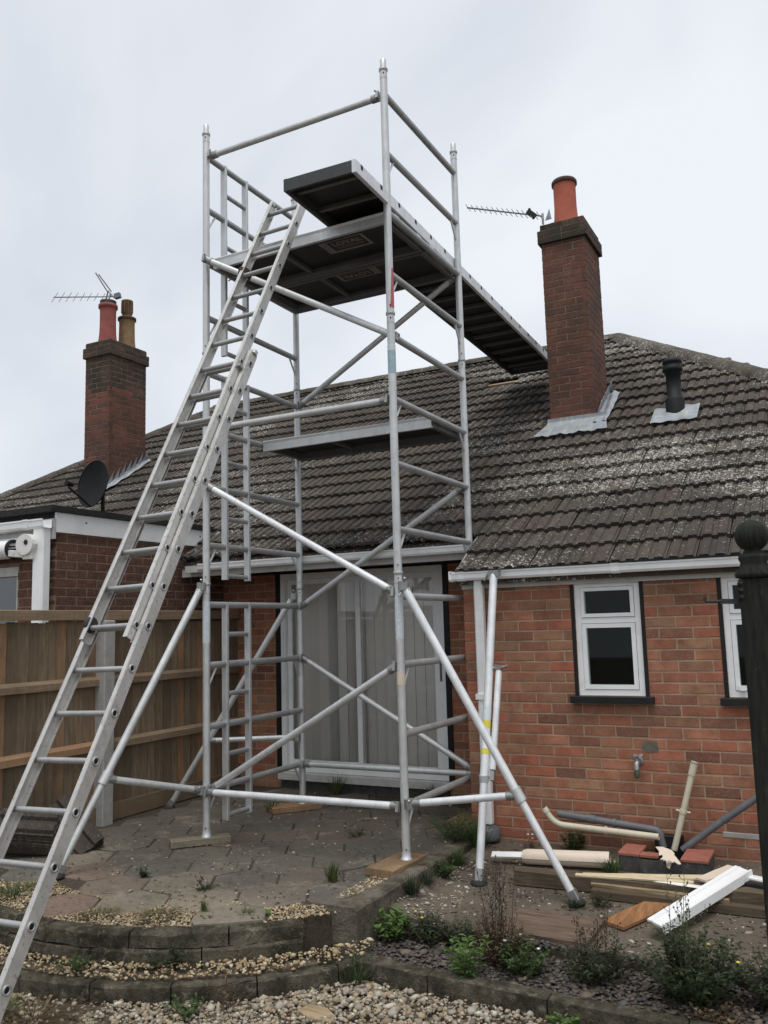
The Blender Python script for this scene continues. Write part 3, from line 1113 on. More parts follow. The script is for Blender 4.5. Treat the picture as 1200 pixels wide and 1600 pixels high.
# right back wall with its corner return
w = MB()
wall_slab(w, UC + .006, 2.4, -0.10, 1.93, VW + .0035, VW + .11, [WIN1, WIN2])
w.box(UC + .006, UC + .11, VW + .11, VR + .1, -0.1, 1.93)
w.box(2.3, 2.4, VW + .11, 12, -0.1, 1.93)
wall_r = w.build('wall', 'mortar', house)
fields = []
cand = []
for (s, e, z) in courses(UC, 2.4, -0.085, 1.90, [WIN1, WIN2], UC + .1):
    p = ((s + e) / 2, VW, z)
    (cand if in_frame(p, 0.02) and p[0] < -0.42 else fields).append((p, e - s, 0.0))
for it in cand:
    brick_obj(wall_r, 'brick', *it)
NIND = len(cand)
for (s, e, z) in courses(VW + .06, VR, -0.085, 1.90, [], VW):
    fields.append(((UC, (s + e) / 2, z), e - s, -math.pi / 2))
brick_field('brickwork', wall_r, 'brick', fields)
# recessed wall
DOOR = (-5.075, -3.18, 0.15, 2.10)
w = MB()
wall_slab(w, -5.8, UC, -0.10, 2.45, VR + .0035, VR + .11, [DOOR])
wall_m = w.build('wall', 'mortar', house)
rec = courses(-5.78, UC, -0.085, 2.40, [DOOR], -5.78)
fields = []
for (s, e, z) in rec:
    p = ((s + e) / 2, VR, z)
    if NIND < 298 and in_frame(p, 0) and z < 2.15 and z > 0.0:
        brick_obj(wall_m, 'brick', p, e - s)
        NIND += 1
    else:
        fields.append((p, e - s, 0.0))
brick_field('brickwork', wall_m, 'brick', fields)
# grey repair patch by the tap
mb = MB()
pp = [(-1.312, .636), (-1.26, .632), (-1.205, .637), (-1.202, .668), (-1.206, .709), (-1.25, .712), (-1.300, .708), (-1.309, .672)]
mb.extr([(x_, z_) for x_, z_ in pp], VW - .0015, VW + .02, axis='Y')
mb.build('mortar_patch', 'old_render', wall_r)
MB().cbox(-0.83, -0.60, VW - .004, VW + .02, 0.118, 0.150, .004).build('mortar_patch', 'conc', wall_r)

# roof ------------------------------------------------------------
TH = R_(33)
CT, ST = math.cos(TH), math.sin(TH)
V0, Z0, GA = 6.08, 1.906, 0.289
RV, RZ = 11.09, Z0 + (11.09 - V0) * math.tan(TH)


def rz(v):
    return Z0 + (v - V0) * math.tan(TH)


def vmin(u):
    if u > -2.60:
        return V0
    if u > -5.74:
        return V0 + 2 * GA * CT
    return V0 + 4 * GA * CT


def hipr(v):
    return -2.30 + (11.09 - v) * 0.91


def hipl(v):
    return -8.90 - (11.09 - v) * 0.855


rf = MB()
dz = 0.03


def rp_(u, v, d=0.0):
    return (u, v, rz(v) - d)


top = [rp_(-2.598, V0 + .02, dz), rp_(hipr(V0) - .05, V0 + .02, dz), rp_(-2.30, RV, dz), rp_(-8.90, RV, dz), rp_(hipl(7.06), 7.08, dz), rp_(-5.74, 7.08, dz), rp_(-5.74, vmin(-4) + .02, dz), rp_(-2.598, vmin(-4) + .02, dz)]
bot = [(a, b, c - 0.06) for a, b, c in top]
n8 = len(top)
rf.add(top + bot, [tuple(range(n8)), tuple(reversed(range(n8, 2 * n8)))] + [(i, i + n8, (i + 1) % n8 + n8, (i + 1) % n8) for i in range(n8)])
# hip ends and far slope
eb = 16.1
rf.add([rp_(hipr(V0) - .05, V0 + .02, dz), (hipr(V0) - .05, eb, Z0 - dz), (-2.30, RV, RZ - dz)], [(0, 1, 2)])
rf.add([rp_(hipl(7.06), 7.08, dz), (-8.90, RV, RZ - dz), (hipl(7.06), 15.1, rz(7.08) - dz)], [(0, 1, 2)])
rf.add([(-2.30, RV, RZ - dz), (hipr(V0) - .05, eb, Z0 - dz), (hipl(7.06), 15.1, rz(7.08) - dz), (-8.90, RV, RZ - dz)], [(0, 1, 2, 3)])
roof = rf.build('roof', 'tile', house)

# roof tile: two rolls, thick lower edge
TW, TL = 0.195, GA + 0.045


def tile_arrays(seed=0):
    prof = [(0, 0), (.06, .0), (.10, .014), (.37, .014), (.41, 0), (.58, 0), (.62, .014), (.89, .014), (.93, 0), (1.0, 0)]
    vs = []
    m = len(prof)
    for (y, lift, th) in ((0.0, 0.040, 0), (TL, 0.006, 0), (0.004, 0.010, 1)):
        for px, pz in prof:
            vs.append(((px - 0.5) * (TW - 0.004), y, lift + (pz if not th else pz)))
    fs = []
    for i in range(m - 1):
        fs.append((i, i + 1, m + i + 1, m + i))
        fs.append((2 * m + i, 2 * m + i + 1, i + 1, i))
    return np.array(vs), fs


TV, TF = tile_arrays()
tmb = MB()
tmb.add([tuple(v) for v in TV], TF)
tile_me = tmb.mesh('roof_tile', 'tile')
rot = Matrix.Rotation(TH, 4, 'X')
ind, rest = [], []
nrow = int((RV - V0) / (GA * CT)) + 1
for k in range(nrow):
    v = V0 + k * GA * CT
    vm = v + GA * CT * .5
    j0 = int(math.floor((hipl(v) + 2.60) / TW)) - 1
    for j in range(j0, 60):
        u = -2.60 + (j + 0.5) * TW
        if u > 2.6 or v < vmin(u) - 0.01:
            continue
        if u > hipr(vm) or u < hipl(vm):
            continue
        if abs(u + 3.57) < .24 and k == 16:      # slipped tiles leave a hole by the chimney
            continue
        p = Vector((u, v, rz(v)))
        (ind if in_frame(p, 0.0) else rest).append((p, k, j))
ind.sort(key=lambda q: (q[0] - CAM).length)
rest += ind[298:]
ind = ind[:298]
for p, k, j in ind:
    o = bpy.data.objects.new('roof_tile', tile_me)
    COL.objects.link(o)
    o.parent = roof
    o.location = p + Vector((RNG.uniform(-.003, .003), RNG.uniform(-.004, .004), RNG.uniform(0, .004))) - org(roof)
    o.rotation_euler = (TH + RNG.uniform(-.012, .012), RNG.uniform(-.01, .01), RNG.uniform(-.012, .012))
mb = MB()
for p, k, j in rest:
    m4 = Matrix.Rotation(RNG.uniform(-.014, .014), 4, 'Z') @ Matrix.Rotation(TH + RNG.uniform(-.012, .012), 4, 'X')
    q = p + Vector((RNG.uniform(-.003, .003), RNG.uniform(-.005, .005), RNG.uniform(0, .005)))
    mb.add([q + m4 @ Vector(v) for v in TV], TF, RNG.uniform(.01, .99))
mb.build('roof_tile', 'tile', roof)['kind'] = 'stuff'
# bright batten where tiles are missing
bk = V0 + 16 * GA * CT
MB().beam((-3.80, bk + .04, rz(bk + .04) + .0), (-3.33, bk + .04, rz(bk + .04)), .045, .022, (0, -ST, CT)).build('batten', 'plank_pale', roof)
MB().beam((-3.80, bk + .17, rz(bk + .17) + .0), (-3.33, bk + .17, rz(bk + .17)), .045, .022, (0, -ST, CT)).build('batten', 'plank_pale', roof)


def ridge_run(a, b, n, side):
    a, b = Vector(a), Vector(b)
    d = (b - a).normalized()
    s = d.cross(Vector((0, 0, 1))).normalized()
    up = s.cross(d)
    L = (b - a).length / n
    for i in range(n):
        mb = MB()
        vs, fs = [], []
        for q, off in ((a + d * (L * i), .006), (a + d * (L * (i + 1) + .01), .0)):
            for lay in (0.125, 0.105):
                for k in range(9):
                    t = math.pi * (k / 8)
                    vs.append(q + s * math.cos(t) * lay * 1.25 + up * (math.sin(t) * lay * 0.8 - 0.03 + off))
        for i2 in range(8):
            fs += [(i2, i2 + 1, 19 + i2, 18 + i2), (9 + i2, 27 + i2, 28 + i2, 10 + i2), (i2 + 1, i2, 9 + i2, 10 + i2), (18 + i2, 19 + i2, 28 + i2, 27 + i2)]
        mb.add(vs, fs, 0, True)
        mb.build('ridge_tile', 'ridge', roof)


ridge_run((-8.9, RV, RZ + .01), (-2.3, RV, RZ + .01), 22, 0)
ridge_run((-2.3, RV, RZ + .01), (hipr(6.2), 6.2, rz(6.2) + .0), 20, 0)
ridge_run((-8.9, RV, RZ + .015), (hipl(7.1), 7.1, rz(7.1) + .03), 17, 0)

# eaves: fascia, gutters, soffit
GUT = lambda y, z: [(y, z), (y + .004, z + .062), (y - .004, z + .066), (y - .010, z + .056), (y - .012, z + .012), (y + .01, z - .004), (y + .085, z - .004), (y + .1, z + .012), (y + .1, z + .066), (y + .094, z + .066), (y + .094, z + .014), (y + .083, z + .003), (y + .012, z + .003)]


def gutter_prof(yf, zb, w=.10, h=.064, t=.004):
    y0, y1 = yf, yf + w
    return [(y0 - .006, zb + h), (y0 - .006, zb + h - .012), (y0, zb + h - .016), (y0 + .004, zb + .016), (y0 + .016, zb), (y1 - .012, zb), (y1, zb + .012), (y1, zb + h),
            (y1 - t, zb + h), (y1 - t, zb + .014), (y1 - .014, zb + t), (y0 + .018, zb + t), (y0 + .004 + t, zb + .018), (y0 + t, zb + h)]


gut = MB().extr(gutter_prof(6.035, 1.862), -2.625, 2.5).build('gutter', 'upvc', house)
for gx in (-2.545, -1.385, -0.25):
    pr = gutter_prof(6.031, 1.858, .108, .071)
    MB().extr(pr, gx - .03, gx + .03).build('gutter_joint', 'upvc', gut)
MB().extr([(6.029, 1.935), (6.029, 1.870), (6.045, 1.856), (6.128, 1.856), (6.14, 1.87), (6.14, 1.935)], -2.637, -2.617).build('gutter_end', 'upvc', gut)
fa = MB().box(-2.588, 2.45, 6.145, 6.165, 1.825, 1.925)
fa.box(-2.588, 2.45, 6.165, 6.19, 1.80, 1.825)
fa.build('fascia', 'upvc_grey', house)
MB().box(-2.58, 2.45, 6.02, 6.14, 1.930, 1.936).build('eaves_felt', 'felt', house)
# left, over the recess
gut2 = MB().extr(gutter_prof(6.490, 2.115, .095), -5.46, -2.665).build('gutter', 'upvc', house)
MB().box(-5.62, -5.47, 6.50, 6.575, 2.10, 2.165).build('gutter_end', 'upvc_grey', gut2)
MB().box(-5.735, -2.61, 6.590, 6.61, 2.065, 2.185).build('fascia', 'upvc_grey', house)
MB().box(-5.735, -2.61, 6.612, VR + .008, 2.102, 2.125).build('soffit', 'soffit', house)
MB().box(-5.735, -2.61, VR - .02, VR + .004, 2.088, 2.100).build('soffit_shadow', 'soffit', house)  # dark strip standing for the soffit shadow above the door
MB().box(-2.70, -2.66, 6.53, 6.56, 2.055, 2.105).build('bracket', 'upvc_grey', house)
# verge of the lower right slope
MB().beam((-2.607, V0 + .03, rz(V0 + .03) - .03), (-2.607, V0 + .62, rz(V0 + .62) - .03), .014, .07, (0, -ST, CT)).build('verge_board', 'upvc_grey', house)
# downpipe on the right wall
dp = MB()
dp.beam((-2.432, 6.125, 1.86), (-2.432, 6.125, 0.09), .072, .065, (0, 1, 0), c=.012)
dpo = dp.build('downpipe', 'upvc', house)
MB().lathe([(.0, 0), (.085, 0), (.09, .02), (.085, .085), (.05, .10), (.0, .10)], (-2.432, 6.11, -0.02)).build('drain_collar', 'grey_pipe', dpo)
MB().beam((-2.432, 6.12, 1.02), (-2.432, 6.12, .98), .09, .078, (0, 1, 0)).build('pipe_clip', 'upvc', dpo)


# windows ---------------------------------------------------------
def frame_rect(mb, x0, x1, z0, z1, w, y0, y1, c=0.006):
    mb.box(x0, x1, y0, y1, z0, z0 + w)
    mb.box(x0, x1, y0, y1, z1 - w, z1)
    mb.box(x0, x0 + w, y0, y1, z0 + w, z1 - w)
    mb.box(x1 - w, x1, y0, y1, z0 + w, z1 - w)


def window(x0, x1, z0, z1, split, mul=None):
    wd = MB()
    frame_rect(wd, x0, x1, z0, z1, .04, VW + .012, VW + .075)
    wob = wd.build('window', 'upvc', house)
    # black painted reveal around it
    bl = MB()
    bl.box(x0 - .028, x0 - .001, VW - .004, VW + .08, z0 - .01, z1 + .001)
    bl.box(x1 + .001, x1 + .028, VW - .004, VW + .08, z0 - .01, z1 + .001)
    bl.box(x0 - .028, x1 + .028, VW - .004, VW + .08, z1 + .001, z1 + .03)
    bl.build('surround', 'black', wob)
    cells = [(x0, x1)] if not mul else [(x0, mul), (mul, x1)]
    for a, b in cells:
        tr = MB()
        tr.box(a + .04, b - .04, VW + .016, VW + .07, split - .02, split + .02)
        tr.build('transom', 'upvc', wob)
        for (lo, hi, ww) in ((z0 + .04, split - .02, .030), (split + .02, z1 - .04, .026)):
            sa = MB()
            frame_rect(sa, a + .043, b - .043, lo + .003, hi - .003, ww, VW + .006, VW + .06)
            sa.build('sash', 'upvc', wob)
            MB().box(a + .043 + ww - .004, b - .043 - ww + .004, VW + .03, VW + .036, lo + ww, hi - ww).build('pane', 'glass_w', wob)
    MB().box(x0 - .005, x1 + .005, VW - .012, VW + .05, z1 - .008, z1 + .008).build('drip_rail', 'upvc', wob)
    MB().cbox(x0 - .052, x1 + .06, VW - .062, VW + .09, z0 - .052, z0 - .004, .004).build('sill', 'black', wob)
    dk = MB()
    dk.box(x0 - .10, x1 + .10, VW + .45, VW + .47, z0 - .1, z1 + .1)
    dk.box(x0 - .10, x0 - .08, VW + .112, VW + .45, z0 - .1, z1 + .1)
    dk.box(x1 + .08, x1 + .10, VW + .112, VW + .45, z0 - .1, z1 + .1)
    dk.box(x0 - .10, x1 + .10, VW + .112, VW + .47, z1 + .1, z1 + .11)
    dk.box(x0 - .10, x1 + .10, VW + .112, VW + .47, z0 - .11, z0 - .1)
    dk.build('dark_backing', 'interior', wob)  # closed dark box added to keep light from leaking in behind the panes
    return wob


window(*WIN1[:2], WIN1[2], WIN1[3], 1.537)
w2 = window(*WIN2[:2], WIN2[2], WIN2[3], 1.537, -0.22)
MB().box(-0.655, -0.615, VW - .02, VW + .01, 1.055, 1.085).build('hinge', 'upvc', w2)

# patio door ------------------------------------------------------
dx0, dx1, dz0, dz1 = -5.020, -3.232, 0.158, 2.082
d = MB()
frame_rect(d, dx0, dx1, dz0, dz1, .055, VR - .01, VR + .08)
door = d.build('patio_door', 'upvc', house)
MB().box(dx0 - .06, dx0 - .001, VR - .012, VR + .09, dz0 - .02, dz1 + .006).build('jamb', 'black', door)
MB().box(dx1 + .001, dx1 + .052, VR - .012, VR + .09, dz0 - .02, dz1 + .006).build('jamb', 'black', door)
MB().cbox(dx0 - .02, dx1 + .02, VR - .07, VR + .09, 0.085, 0.154, .006).build('threshold', 'upvc_grey', door)
MB().box(dx0, dx1, VR - .03, VR + .1, -0.1, 0.083).build('step', 'dark_conc', door)
for (a, b, yo) in ((dx0 + .058, -4.10, .03), (-4.16, dx1 - .058, .0)):
    s = MB()
    frame_rect(s, a, b, dz0 + .058, dz1 - .058, .05, VR + yo, VR + yo + .028)
    s.build('sash', 'upvc', door)
    MB().box(a + .046, b - .046, VR + yo + .011, VR + yo + .017, dz0 + .10, dz1 - .10).build('pane', 'glass', door)
MB().box(dx0 + .055, dx1 - .055, VR + .001, VR + .075, dz1 - .057, dz1 - .045).build('track', 'upvc_grey', door)
MB().cbox(-3.285, -3.265, VR - .018, VR + .004, 1.03, 1.20, .003).build('handle', 'grey_pipe', door)
bx = dx0 + .07
i = 0
while bx < dx1 - .12:
    gap = 0.105
    wdt = 0.0945
    ang = RNG.uniform(0.05, 0.42)
    if i in (4, 6):
        ang = 0.95
    cxb = bx + wdt / 2
    c0, s0 = math.cos(ang) * wdt / 2, math.sin(ang) * wdt / 2
    yb = VR + .11
    mb = MB()
    vs = []
    for z in (0.23, 1.99):
        for t_ in (-1, 1):
            for th_ in (-.0012, .0012):
                vs.append((cxb + c0 * t_ - math.sin(ang) * th_, yb + s0 * t_ + th_, z))
    mb.add(vs, [(0, 2, 6, 4), (1, 5, 7, 3), (0, 4, 5, 1), (2, 3, 7, 6), (4, 6, 7, 5), (0, 1, 3, 2)])
    mb.build('blind_slat', 'blind', door)
    bx += gap
    i += 1
MB().box(dx0 + .05, dx1 - .05, VR + .085, VR + .14, 1.995, 2.035).build('blind_rail', 'upvc', door)
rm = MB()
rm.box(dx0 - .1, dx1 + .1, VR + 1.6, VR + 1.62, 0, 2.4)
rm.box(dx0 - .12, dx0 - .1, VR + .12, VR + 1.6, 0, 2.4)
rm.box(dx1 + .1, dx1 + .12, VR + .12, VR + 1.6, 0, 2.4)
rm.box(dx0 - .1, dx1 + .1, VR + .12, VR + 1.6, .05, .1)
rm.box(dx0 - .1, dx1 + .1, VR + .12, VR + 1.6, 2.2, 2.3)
rm.build('dark_backing', 'interior', door)


# chimneys ----------------------------------------------------------
def chimney(x0, x1, y0, y1, zb, zband, ztop, hand):
    """hand: list of (sub-part builder) run with the chimney core as parent"""
    core = MB().box(x0 + .003, x1 - .003, y0 + .003, y1 - .003, zb - .4, ztop - .06).build('chimney', 'mortar_soot', house)
    it, it2 = [], []
    k = 0
    z = zb - .1
    L = x1 - x0
    D = y1 - y0
    while z < zband - BH_ * .6:
        zm = z + BH_ / 2
        ph = 0.1125 if k % 2 else 0.0
        for (face, a0, a1) in (('f', x0, x1), ('r', y0, y1), ('l', y0, y1), ('b', x0, x1)):
            a = a0
            first = True
            while a < a1 - .01:
                ln = 0.1025 if (first and ((k + (face in 'rl')) % 2)) else 0.215
                first = False
                e = min(a + ln, a1)
                if a1 - e < 0.05:
                    e = a1
                m_ = (a + e) / 2
                if face == 'f':
                    it.append(((m_, y0, zm), e - a, 0))
                elif face == 'b':
                    it.append(((m_, y1, zm), e - a, math.pi))
                elif face == 'r':
                    it.append(((x1, m_, zm), e - a, math.pi / 2))
                else:
                    it.append(((x0, m_, zm), e - a, -math.pi / 2))
                a = e + .010
        z += COURSE
        k += 1
    sooty = [q for q in it if hand == 'left' and q[0][2] > zband - .3 - .25 * RNG.random()]
    keep = [q for q in it if q not in sooty]
    brick_field('brickwork', core, 'brick_chim', keep)
    if sooty:
        brick_field('brickwork', core, 'brick_soot', sooty)
    # oversailing band: two courses stepping out, then the capping course
    bm = []
    def ring_(o, z0_):
        for (face, a0, a1) in (('f', x0 - o, x1 + o), ('r', y0 - o, y1 + o), ('l', y0 - o, y1 + o), ('b', x0 - o, x1 + o)):
            nn = max(2, round((a1 - a0) / .225))
            st = (a1 - a0) / nn
            for q in range(nn):
                m_ = a0 + st * (q + .5)
                zz = z0_ + BH_ / 2
                P = {'f': ((m_, y0 - o, zz), 0), 'b': ((m_, y1 + o, zz), math.pi), 'r': ((x1 + o, m_, zz), math.pi / 2), 'l': ((x0 - o, m_, zz), -math.pi / 2)}[face]
                bm.append((P[0], st - .008, P[1]))
    ring_(.032, zband)
    ring_(.032, zband + COURSE)
    ring_(.006, zband + COURSE * 2)
    MB().box(x0 - .028, x1 + .028, y0 - .028, y1 + .028, zband + .004, zband + COURSE * 2 - .006).build('band_core', 'mortar_soot', core)
    brick_field('band_brickwork', core, 'brick_soot', bm)
    # sloped mortar flaunching
    zt = zband + COURSE * 3 - .012
    mb = MB()
    i_ = .09
    mb.hexa([(x0, y0, zt - .02), (x1, y0, zt - .02), (x1, y1, zt - .02), (x0, y1, zt - .02),
             (x0 + i_, y0 + i_, zt + .05), (x1 - i_, y0 + i_, zt + .05), (x1 - i_, y1 - i_, zt + .05), (x0 + i_, y1 - i_, zt + .05)])
    mb.build('flaunching', 'dark_conc', core)
    return core, zt


def stepped_flashing(core, xf, y0, y1, side, mat, w=.16):
    """lead along a chimney side: sawtooth upstand plus a flat apron lying on the tiles"""
    nst = 7
    st = (y1 - y0) / nst
    for i in range(nst):
        a, b = y0 + st * i, y0 + st * (i + 1.12)
        za = rz(a)
        xx = xf + side * .006
        vs = []
        for dx_ in (0, side * .004):
            vs += [(xx + dx_, a, za + .01), (xx + dx_, b, rz(b) + .01), (xx + dx_ + side * .05, b - .005, rz(b) + .21), (xx + dx_ + side * .004, a + .05, za + .12)]
        mb = MB().add(vs, [(0, 1, 2, 3), (7, 6, 5, 4), (0, 4, 5, 1), (1, 5, 6, 2), (2, 6, 7, 3), (3, 7, 4, 0)])
        mb.build('flashing_step', mat, core)

    def fn(s, t):
        v = y0 - .12 + (y1 - y0 + .10) * s
        u = xf + side * (.004 + w * t)
        return (u, v, rz(v) + .074 + .014 * math.sin(t * 9 + s * 3) * (t > 0.1) + .007 * math.sin(s * 24))
    mb = MB().sheet(fn, 18, 8, .004)
    mb.build('side_flashing', mat, core)


cr, ztr = chimney(-2.508, -2.052, 8.50, 9.115, 3.46, 5.485, 5.76, 'right')
stepped_flashing(cr, -2.052, 8.50, 9.15, 1, 'lead_clean', .13)
mb = MB()


def apron(s, t):
    # front apron: upstand against the brick, then dressed down over the tiles
    u = -2.54 + 0.60 * s - 0.08 * (1 - s) * max(0, t - .35) * 1.5 + .10 * s * max(0, t - .35)
    if t < .35:
        return (u, 8.50 - .004, 3.60 - (3.60 - rz(8.49) - .072) * t / .35)
    k = (t - .35) / .65
    v = 8.49 - .27 * k
    return (u, v, rz(v) + .072 + (.007 * math.sin(s * 22) + .006 * math.sin(s * 51 + 1)) * k)


mb.sheet(apron, 24, 8, .004)
mb.build('front_apron', 'lead', cr)
pot = MB().lathe([(.145, 0), (.142, .05), (.125, .13), (.118, .25), (.118, .46), (.12, .50)], (-2.285, 8.72, ztr - .01), 24).build('chimney_pot', 'pot', cr)
MB().lathe([(.12, .50), (.135, .505), (.135, .54), (.125, .555), (.095, .555), (.09, .50)], (-2.285, 8.72, ztr - .01), 24).build('pot_rim', 'pot_rim', cr)

clc, ztl = chimney(-9.165, -8.70, 8.50, 9.205, 3.40, 5.385, 5.67, 'left')
stepped_flashing(clc, -8.70, 8.42, 9.2, 1, 'lead_clean', .15)
MB().lathe([(.135, 0), (.13, .06), (.118, .16), (.113, .30), (.113, .50), (.118, .55)], (-8.955, 8.70, ztl), 20).build('chimney_pot', 'pot_dark', clc)
MB().lathe([(.118, .55), (.135, .555), (.135, .60), (.12, .612), (.09, .612), (.085, .55)], (-8.955, 8.70, ztl), 20).build('pot_rim', 'pot_dark', clc)
MB().lathe([(.11, .60), (.115, .66), (.08, .67), (.02, .68)], (-8.955, 8.70, ztl), 16).build('pot_cap', 'black', clc)
MB().lathe([(.13, 0), (.125, .05), (.115, .16), (.11, .40), (.115, .46)], (-8.87, 8.985, ztl - .02), 20).build('chimney_pot', 'pot_buff', clc)
MB().lathe([(.115, .46), (.132, .465), (.132, .50), (.11, .512), (.08, .512)], (-8.87, 8.985, ztl - .02), 20).build('pot_rim', 'pot_rim', clc)
cw = MB().lathe([(.068, .50), (.068, .56), (.078, .565), (.078, .74), (.083, .745), (.083, .765), (.05, .77)], (-8.87, 8.985, ztl - .02), 16)
for k in range(10):
    t = 2 * math.pi * k / 10
    cw.beam((-8.87 + .081 * math.cos(t), 8.985 + .081 * math.sin(t), ztl + .56), (-8.87 + .081 * math.cos(t), 8.985 + .081 * math.sin(t), ztl + .72), .008, .006)
cw.build('pot_cowl', 'pot_buff', clc)

# roof vent on the right slope
vt = MB().lathe([(.088, -.06), (.088, .15), (.078, .17), (.068, .175), (.068, .42), (.092, .425), (.094, .44), (.094, .465), (.080, .475), (.080, .50), (.092, .505), (.088, .53), (.06, .555), (.01, .56)], (-1.262, 8.40, 3.45), 20).build('roof_vent', 'vent', house)


def vslate(s, t):
    u = -1.47 + .42 * s
    v = 8.20 + .31 * t
    r = math.hypot(u + 1.262, v - 8.4)
    return (u, v, rz(v) + .074 + .005 * math.sin(s * 20) + max(0, .05 * (1 - r / .15)))


MB().sheet(vslate, 20, 10, .004).build('vent_flashing', 'lead', vt)

# ------------------------------------------------------------------ NEIGHBOUR'S EXTENSION
UE, VE = -5.75, 5.06
ext = empty('extension', (-6.6, 6.1, 0), 'neighbouring flat roofed dark brick extension with white fascia behind the timber fence', 'extension')
EW = (-7.6, -6.215, 1.0, 2.13)
w = MB()
wall_slab(w, VE, VR + .3, 0, 2.42, UE - .0035, UE - .11, [], 'Y')
wall_slab(w, -9.0, UE - .008, 0, 2.42, VE + .0035, VE + .11, [EW])
wall_e = w.build('wall', 'mortar_dark', ext)
fl = []
ni = 0
for (s, e, z) in courses(VE, VR + .2, 0.0, 2.39, [], VE):
    p = (UE, (s + e) / 2, z)
    if z > 1.66 and in_frame(p, 0.0):
        brick_obj(wall_e, 'brick_ext', p, e - s, math.pi / 2)
    else:
        fl.append((p, e - s, math.pi / 2))
for (s, e, z) in courses(-9.0, UE, 0.0, 2.39, [EW], UE):
    p = ((s + e) / 2, VE, z)
    if z > 1.66 and in_frame(p, 0.0):
        brick_obj(wall_e, 'brick_ext', p, e - s)
    else:
        fl.append((p, e - s, 0.0))
brick_field('brickwork', wall_e, 'brick_ext', fl)
MB().box(UE + .002, UE + .022, VE - .03, 7.06, 2.388, 2.553).build('fascia', 'upvc', ext)
for vb in (5.35, 5.95, 6.5, 6.85):
    MB().tube([(UE + .02, vb, 2.49), (UE + .026, vb, 2.49)], .008, 8).build('fixing', 'black', ext)
fr_ = MB().box(-9.0, UE + .022, VE - .055, VE - .032, 2.33, 2.50)
fr_.build('fascia', 'upvc_grey', ext)
rf2 = MB().box(-9.05, UE + .045, VE - .10, 7.25, 2.555, 2.607)
rf2.build('flat_roof', 'felt', ext)
MB().box(-9.0, UE + .02, VE - .028, VE + .002, 2.50, 2.553).build('roof_edge', 'felt', ext)
eg = MB().extr(gutter_prof(VE - .165, 2.415, .10, .075), -9.0, UE + .012).build('gutter', 'upvc', ext)
for gx in (-6.28, -5.94):
    MB().extr(gutter_prof(VE - .170, 2.41, .108, .083), gx - .03, gx + .03).build('gutter_joint', 'upvc', eg)
MB().beam((-5.815, VE - .10, 2.42), (-5.815, VE - .10, 0.1), .125, .09, (0, 1, 0), c=.014).build('downpipe', 'upvc', ext)
MB().cbox(-5.95, -5.875, VE - .045, VE + .002, 1.80, 2.20, .003).build('timber_batten', 'white_paint', ext)
wn = MB()
frame_rect(wn, EW[0], EW[1], EW[2], EW[3], .05, VE + .03, VE + .10)
wn.box(EW[0], EW[1], VE + .01, VE + .09, 2.05, 2.128)
eww = wn.build('window', 'upvc_grey', ext)
MB().box(EW[0] + .05, EW[1] - .05, VE + .06, VE + .066, EW[2] + .05, 2.05).build('pane', 'glass_e', eww)
MB().box(EW[0], EW[1], VE + .5, VE + .52, .9, 2.2).build('dark_backing', 'interior', eww)
# folded lead where the extension meets the bungalow eaves
lf = MB()


def fold(s, t):
    x = UE + .03 + .30 * t
    y = 6.62 + .42 * s
    return (x, y, 2.22 + .30 * s + .05 * math.sin(t * 5) - .08 * t + .05 * abs(t - .4))


lf.sheet(fold, 8, 8, .004)


def fold2(s, t):
    return (UE + .03 + .02 * math.sin(t * 4), 6.60 + .30 * s, 2.16 + .24 * t * (.4 + .6 * s))


lf.sheet(fold2, 6, 6, .004)
lf.build('lead_gutter', 'lead_clean', ext)

# retracted awning under the extension gutter
aw = empty('awning', (-6.2, 4.95, 2.2), 'rolled up white awning with round end bracket under the extension gutter', 'awning')
MB().tube([(-8.6, 4.93, 2.262), (-6.125, 4.93, 2.262)], .078, 20).build('awning_roll', 'upvc', aw)
cs = MB().lathe([(.0, 0), (.083, 0), (.083, .012), (.05, .014)], (-6.128, 4.93, 2.262), 20, (1, 0, 0))
cs.build('roll_end', 'black', aw)
br = MB()
oc = []
for k in range(16):
    t = 2 * math.pi * k / 16
    oc.append((-5.905 + .095 * math.cos(t) * (1.0 if math.cos(t) > 0 else 1.1), 2.285 + .088 * math.sin(t)))
n_ = len(oc)
vs = [(x_, 4.86, z_) for x_, z_ in oc] + [(x_, 4.99, z_) for x_, z_ in oc]
br.add(vs, [tuple(range(n_)), tuple(reversed(range(n_, 2 * n_)))] + [(i, i + n_, (i + 1) % n_ + n_, (i + 1) % n_) for i in range(n_)])
br.cbox(-5.955, -5.845, 4.88, 4.98, 2.165, 2.24, .01)
br.build('end_bracket', 'white_paint', aw)
ar = MB()
ar.beam((-6.12, 4.90, 2.225), (-5.93, 4.90, 2.205), .05, .06, c=.008)
ar.build('folding_arm', 'white_paint', aw)
ar = MB()
ar.beam((-6.12, 4.90, 2.295), (-5.95, 4.90, 2.29), .03, .02)
ar.beam((-6.12, 4.89, 2.265), (-5.95, 4.89, 2.265), .03, .012)
ar.build('arm_tendon', 'steel', aw)
MB().box(-8.6, -5.99, 4.97, 5.0, 2.335, 2.36).build('back_bar', 'upvc', aw)
MB().tube([(-5.885, 4.862, 2.30), (-5.885, 4.855, 2.30)], .022, 10).build('crank_hole', 'black', aw)

